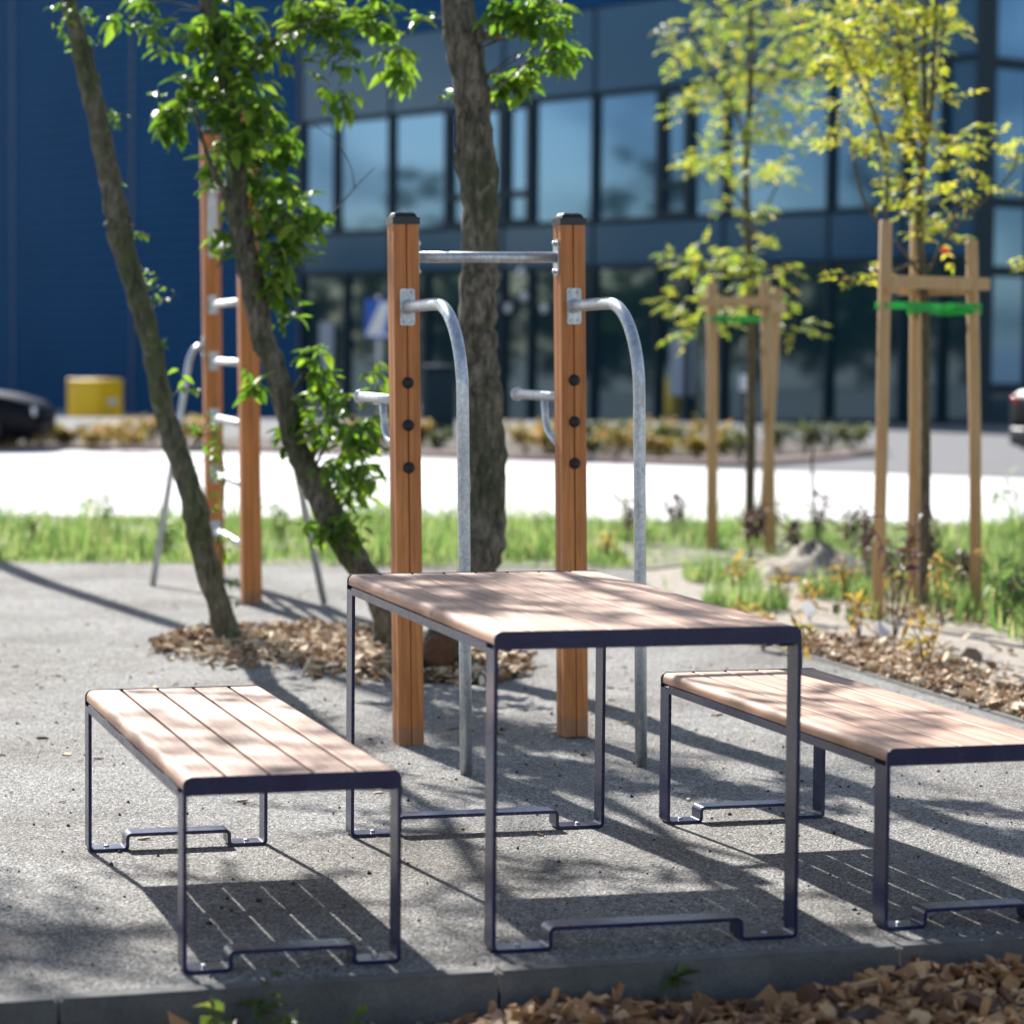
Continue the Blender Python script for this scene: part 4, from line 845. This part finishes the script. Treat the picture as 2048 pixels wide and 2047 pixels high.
b = gp(1943, 1330); mb = MB(); mb.prism([(-.045, 0), (-.05, .05), (-.02, .085), (.025, .08), (.05, .045), (.042, 0)], -.015, .015, lambda p: (p[0], p[2] + p[1] * .25, p[1] - .005))
o = mb.build('flat_stone', M['stone'], None, b); tag(o, 'flat brown stone leaning upright at the back of the wood chips', 'stone')
# seedlings in front of the kerb
fs = [(522, 1948, 2075, .11, 'taller green seedling in front of the kerb, curled yellow-green leaf on top'), (440, 2005, 2100, .05, 'low green seedling by the bottom edge left of the curled one'), (580, 2010, 2100, .05, 'low grey-green seedling right of the curled one'), (725, 2018, 2095, .04, 'small yellowing seedling where the wood chips begin'), (1355, 1945, 2010, .07, 'dark green seedling growing against the kerb in the wood chips')]
for i, (px, ty, by, h, lb_) in enumerate(fs):
    b = gp(px, by, -.09); small_plant('seedling', lb_, 'seedling', b, max(.05, at(px, ty, b.y).z - b.z), M['leaf_seed'], 11, .058, 'green seedlings in front of the kerb', 500 + i, 1 if i in (0, 4) else 2, .25, .55, .0018)

# ------------------------------------------------------------------ bed of low shrubs in front of the building
random.seed(9); pl = []
def bed_plant(px, py, h, green, i, label, grp):
    b = gp(px, py, .04); t = small_plant('bed_plant', label, 'plant', b, h * .88, M['leaf_bed_green'] if green else M['leaf_bed'], 170, .13, grp, 700 + i, 9, .75, .4, .006); return t
i = 0
for px in list(range(30, 440, 30)) + [720, 760, 800, 850, 880]:
    bed_plant(px + random.uniform(-8, 8), random.uniform(888, 899), random.uniform(.2, .45), random.random() < .3, i, 'low amber and green plant in the far bed before the blue wall', 'low plants in the far bed before the blue wall'); i += 1
for px in range(1060, 1480, 26):
    bed_plant(px + random.uniform(-8, 8), random.uniform(900, 920), random.uniform(.25, .5), random.random() < .35, i, 'low amber and green plant in the far bed before the glazed front', 'low plants in the far bed before the glazed front'); i += 1
for px, lb_ in ((1560, 'round green shrub in the far bed, just left of the bare sapling stem'), (1610, 'round green shrub in the far bed, behind the bare sapling stem'), (1655, 'round green shrub in the far bed, right of the bare sapling stem'), (1705, 'rightmost round green shrub in the far bed')):
    bed_plant(px, 905, .42, True, i, lb_, 'round green shrubs in the far bed'); i += 1

# ------------------------------------------------------------------ the building
BC = Vector((8.455, 50.83, 0)); fx = Vector((.610, -.7924, 0)); fy = Vector((.7924, .610, 0))
byaw = math.atan2(fx.y, fx.x)
bd_ = thing('office_building', 'large blue-clad building with a long glazed front across the background', 'building', (BC.x, BC.y, 0), byaw)
def sx(px):          # local x on the front where a photo column meets it
    k = (px - 1024) / FPX; return (k * BC.y - BC.x) / (fx.x - k * fx.y)
TOP = 11.5; XH = sx(594)
# core
MB().box(-75, -.3, .3, 28, -2.6, TOP - .3).build('core', M['core'], bd_)
# cladding: profiled sheets, upper band and hall wall
def clad(x0, x1, z0, z1, y=0.):
    mb = MB(); z = z0; n_ = int((z1 - z0) / .30); dz = (z1 - z0) / n_; pr = []
    for k in range(n_): pr += [(y, z0 + k * dz), (y, z0 + (k + .86) * dz), (y + .028, z0 + (k + .90) * dz), (y + .028, z0 + (k + .97) * dz)]
    pr.append((y, z1)); vs = [(x, a, b) for x in (x0, x1) for a, b in pr]; k = len(pr)
    mb.add(vs, [(i, i + 1, k + i + 1, k + i) for i in range(k - 1)]); mb.add([(x0, y + .25, z0), (x1, y + .25, z0), (x1, y, z0), (x0, y, z0)], [(0, 1, 2, 3)]); return mb
clad(XH, 0, 8.46, TOP, -.02).build('roof_band', M['clad'], bd_)
clad(-75, XH, -2.3, TOP, -.06).build('hall_wall', M['clad'], bd_)
mb = MB(); mb.box(-76, .05, -.1, 28, TOP, TOP + .18); mb.build('roof_edge', M['frame'], bd_)
for px in (268, 30, 600):
    x = sx(px); MB().box(x - .05, x + .05, -.085, -.0605, -2., TOP - .02).build('joint_strip', N('joint_blue').set((.035, .07, .14, 1), .45).m, bd_)
MB().box(-75, XH, -.12, .2, -2.6, -.62).build('plinth', M['plinth'], bd_)
# glazed front
Z0, Z1, Z2, Z3 = 3.0, 3.93, 6.62, 8.44
mull = [600, 669, 778, 890, 1002, 1058, 1183, 1312, 1373, 1443, 1652, 1800, 1877, 1957]
X = [sx(p) for p in mull]
def pane(name, x0, x1, z0, z1, mat, par, y=.05): return MB().add([(x0, y, z0), (x1, y, z0), (x1, y, z1), (x0, y, z1)], [(0, 1, 2, 3)]).build(name, mat, par)
def window(x0, x1, z0, z1, glass, fw=.06, transom=None, dep=.10):
    mb = MB(); mb.box(x0, x0 + fw, -.05, dep, z0, z1); mb.box(x1 - fw, x1, -.05, dep, z0, z1); mb.box(x0 + fw, x1 - fw, -.045, dep, z0, z0 + fw); mb.box(x0 + fw, x1 - fw, -.045, dep, z1 - fw, z1)
    if transom: mb.box(x0 + fw, x1 - fw, -.045, dep, transom, transom + fw)
    o = mb.build('window', M['frame'], bd_); pane('pane', x0 + fw * .5, x1 - fw * .5, z0 + fw * .5, z1 - fw * .5, glass, o)
    return o
for i in range(len(X) - 1):
    a, b = X[i], X[i + 1]; dark = mull[i] >= 1877
    window(a, b - .012, Z1, Z2, M['panel'] if dark else M['glass'], .065 if mull[i] not in (890, 1002, 1312) else .15, transom=4.55 if mull[i] in (890, 1002, 1312) else None)
sp = [600, 778, 1002, 1183, 1443, 1652, 1800, 1957]
for i in range(len(sp) - 1):
    a, b = sx(sp[i]), sx(sp[i + 1])
    for z0, z1 in ((Z2 + .01, Z3), (Z0, Z1 - .01)):
        mb = MB(); mb.box(a + .04, b - .04, -.03, .12, z0 + .03, z1 - .03); mb.build('spandrel_panel', M['panel'], bd_)
        mb = MB(); mb.box(b - .038, b + .038, -.06, .12, z0, z1); mb.build('mullion', M['frame'], bd_)
gf = [600, 690, 778, 850, 1002, 1058, 1183, 1312, 1373, 1443, 1652, 1800, 1877, 1957]
for i in range(len(gf) - 1):
    a, b = sx(gf[i]), sx(gf[i + 1]); window(a, b - .012, -.75 if a < -6 else -.2, Z0 - .01, M['glass_dark'], .065, transom=2.25 if i in (3, 4, 7, 8) else None)
def on_front(px, py):
    x = sx(px); p = BC + fx * x; return x, CH + (675 + (px - 1024) * .0083 - py) / FPX * p.y
for a_, b_ in (((1338, 657), (1384, 787)), ((637, 640), (664, 745))):
    (x0, z1), (x1, z0) = on_front(*a_), on_front(*b_); MB().box(x0, x1, -.012, .03, z0, z1).build('pale_panel', M['interior'], bd_)
for p_ in ((1043, 540), (1050, 590), (1018, 613), (1090, 613)):
    x, z = on_front(*p_); MB().lathe([(.11, 0), (.10, .04), (.05, .06), (.005, .062)], 14, (x, -.052, z), (0, -1, 0)).build('pale_disc', M['white'], bd_)  # pale round discs on the ground-floor front
MB().box(XH, -.02, -.4, .29, -2.4, -.62).build('plinth', M['plinth'], bd_)
MB().box(-.12, .12, -.14, .12, -.6, TOP - .01).build('corner_column', M['frame'], bd_)
# side facing right
def sidewin(y0, y1, z0, z1, glass, fw=.09):
    mb = MB(); 
    for q in ((y0, y0 + fw, z0, z1), (y1 - fw, y1, z0, z1)): mb.box(-.1, .05, *q)
    for q in ((y0 + fw, y1 - fw, z0, z0 + fw), (y0 + fw, y1 - fw, z1 - fw, z1)): mb.box(-.1, .045, *q)
    o = mb.build('window', M['frame'], bd_); MB().add([(-.05, y0, z0), (-.05, y1, z0), (-.05, y1, z1), (-.05, y0, z1)], [(0, 1, 2, 3)]).build('pane', glass, o)
yy = [.15, 1.35, 2.75, 4.15, 5.55, 8, 11, 14]
for i in range(len(yy) - 1):
    for z0, z1, g in ((-.2, .62, M['glass_dark']), (.63, 2.75, M['glass']), (2.76, 4.0, M['glass']), (4.01, 6.5, M['glass']), (6.51, 8.6, M['glass']), (8.61, TOP - .05, M['panel'])): sidewin(yy[i], yy[i + 1] - .012, z0, z1, g)

# ------------------------------------------------------------------ things in front of the building
def bed_at(px, py, z): p = gp(px, py, z); return p
Yb = 60.; b = at(190, 846, Yb); b.z = zfall(Yb)
yb = thing('grit_bin', 'yellow box-shaped container standing before the blue wall', 'bin', b, R(-38))
MB().bbox(-.48, .48, -.36, .36, .0, .86, .02).build('body', M['yellow'], yb); MB().bbox(-.49, .49, -.37, .37, .862, .95, .02).build('lid', M['yellow'], yb)
MB().bbox(.485, .62, -.12, .06, .42, .54, .02).build('handle', M['white'], yb)
Ys = 46.; b = at(757, 800, Ys); b.z = 0
sg = thing('sign_post', 'blue and white rectangular sign on a thin post, half behind the left wooden post', 'sign', b, .1)
MB().tube([(0, .03, -.1), (0, .03, 2.15)], .03, 10).build('post', M['galv'], sg)
z0, z1 = at(757, 676, Ys).z, at(757, 598, Ys).z
pn = MB().bbox(-.24, .24, -.012, .0, z0, z1, .005).build('sign_panel', M['bluesign'], sg)
MB().add([(-.2, -.0135, z0 + .08), (.06, -.0135, z0 + .08), (.2, -.0135, z1 - .05), (.02, -.0135, z1 - .05)], [(0, 1, 2, 3)]).build('white_mark', M['white'], pn)
MB().add([(-.21, -.0135, z0 + .03), (.21, -.0135, z0 + .03), (.21, -.0135, z0 + .075), (-.21, -.0135, z0 + .075)], [(0, 1, 2, 3)]).build('white_mark', M['white'], pn)
Yg = 42.; b = at(1487, 900, Yg); b.z = 0.
s2 = thing('sign_post', 'thin post with a small white plate behind the farther young tree', 'sign', b, 0)
MB().tube([(0, .02, -.1), (0, .02, 1.5)], .022, 10).build('post', M['frame'], s2)
z = at(1487, 765, Yg).z; MB().bbox(-.07, .07, -.01, .0, z - .12, z + .12, .004).build('sign_panel', M['white'], s2)
bo_ = thing('bollard', 'dark square bollard behind the thick upright trunk', 'bollard', (at(880, 880, 41).x, 41, 0)); MB().bbox(-.22, .22, -.2, .2, -.02, 1.0, .03).build('body', M['frame'], bo_); MB().bbox(-.24, .24, -.22, .22, 1.002, 1.06, .02).build('lid', M['frame'], bo_)

# cars
def make_car(label, locn, rz):
    t = thing('parked_car', label, 'car', locn, rz, 'dark parked cars')
    # stations along x (front = +x): x, half width, bottom z, shoulder z
    st_ = [(-2.2, .62, .42, .78), (-2.15, .78, .30, .90), (-1.9, .86, .22, .96), (-1.3, .89, .2, .95), (-.4, .9, .19, .93), (.6, .9, .19, .92), (1.2, .89, .2, .90), (1.7, .85, .2, .82), (2.05, .76, .24, .72), (2.2, .60, .34, .60)]
    mb = MB(); vs = []; k = 10
    for x, hw, zb, zs in st_:
        for y, z in ((-hw * .9, zb), (-hw, zb + .12), (-hw, zs - .18), (-hw * .95, zs - .04), (-hw * .82, zs), (hw * .82, zs), (hw * .95, zs - .04), (hw, zs - .18), (hw, zb + .12), (hw * .9, zb)): vs.append((x, y, z))
    nst = len(st_); mb.add(vs, [(i * k + j, i * k + (j + 1) % k, (i + 1) * k + (j + 1) % k, (i + 1) * k + j) for i in range(nst - 1) for j in range(k)] + [tuple(range(k)), tuple(reversed(range((nst - 1) * k, nst * k)))], True)
    mb.build('body', M['carpaint'], t)
    gh = [(-2.0, .70, .94, .95), (-1.55, .72, .94, 1.32), (-.9, .73, .94, 1.44), (0, .73, .93, 1.45), (.45, .72, .92, 1.38), (1.15, .70, .90, .93)]
    vs = []
    for x, hw, zb, zt in gh:
        for y, z in ((-hw, zb - .03), (-hw * (1 - .2 * (zt - zb) / .5), zt - .03), (-hw * .68, zt), (hw * .68, zt), (hw * (1 - .2 * (zt - zb) / .5), zt - .03), (hw, zb - .03)): vs.append((x, y, z))
    MB().add(vs, [(i * 6 + j, i * 6 + (j + 1) % 6, i * 6 + 6 + (j + 1) % 6, i * 6 + 6 + j) for i in range(5) for j in range(6)] + [tuple(range(6)), tuple(reversed(range(30, 36)))], True).build('windows', M['carglass'], t)
    MB().bbox(-1.3, .35, -.5, .5, 1.43, 1.475, .02).build('roof', M['carpaint'], t)
    for x in (-1.35, 1.35):
        for s in (-1, 1):
            wl_ = MB().lathe([(.2, -.11), (.29, -.11), (.315, -.09), (.32, 0), (.315, .09), (.29, .11), (.2, .11)], 24, (x, s * .80, .32), (0, s, 0)).build('wheel', M['rubber'], t)
            MB().lathe([(.205, .09), (.19, .115), (.06, .10), (.05, .118), (.005, .119)], 20, (x, s * .80, .32), (0, s, 0)).build('rim', M['rim'], wl_)
    for s in (-1, 1):
        MB().bbox(-2.19, -2.02, s * .66 - .07, s * .66 + .07, .78, .86, .02).build('tail_light', M['redlamp'], t)
        MB().bbox(1.98, 2.13, s * .58 - .13, s * .58 + .13, .52, .66, .03).build('headlight', M['clearlamp'], t)
        MB().bbox(.7, .85, s * .95 - .07, s * .95 + .07, .9, 1.02, .02).build('mirror', M['carpaint'], t)
    MB().bbox(-2.225, -2.15, -.7, .7, .3, .5, .03).build('bumper', M['black'], t); MB().bbox(2.12, 2.215, -.55, .55, .26, .42, .03).build('bumper', M['black'], t)
    MB().bbox(-2.225, -2.19, -.25, .25, .58, .69, .004).build('number_plate', M['white'], t)
    return t
c1 = gp(78, 903); ca_ = make_car('black car at the left picture edge with only its nose in view', (c1.x - 1.98, c1.y + .75, 0), 0); ca_.scale = (.9, .9, .84)
c2 = gp(2070, 950); make_car('dark car with only its rear corner in view at the right picture edge', (c2.x + 2.15, c2.y + 1.3, 0), R(28))

# a wood far to the left, seen only as the dark reflections in the glazing
random.seed(3); lv = Leaves(); mbw = MB()
for k in range(46):
    y = 30 + k * 2.4 + random.uniform(-1, 1); x = -62 + random.uniform(-4, 4) - max(0, (y - 60) * .2); h = random.choice((5., 6., 7.5, 9.5, 11.5)) * random.uniform(.85, 1.1); zb_ = zfall(y)
    mbw.tube([(x, y, zb_ - .3), (x + .2, y, zb_ + h * .6)], [.2, .1], 7)
    for q in range(130):
        o = rv(); lv.add(Vector((x + o.x * h * .3, y + o.y * h * .3, zb_ + h * .55 + o.z * h * .45)), rv(), Vector((0, 0, 1)) + rv(), random.uniform(.9, 1.6), random.uniform(.7, 1.2))
fw_ = lv.build('distant_wood', M['leaf_far'], None, full=False); tag(fw_, 'dark row of trees far to the left, mirrored in the glazed front', 'trees', kind='stuff')
tk = mbw.build('trunks', M['bark'], fw_)
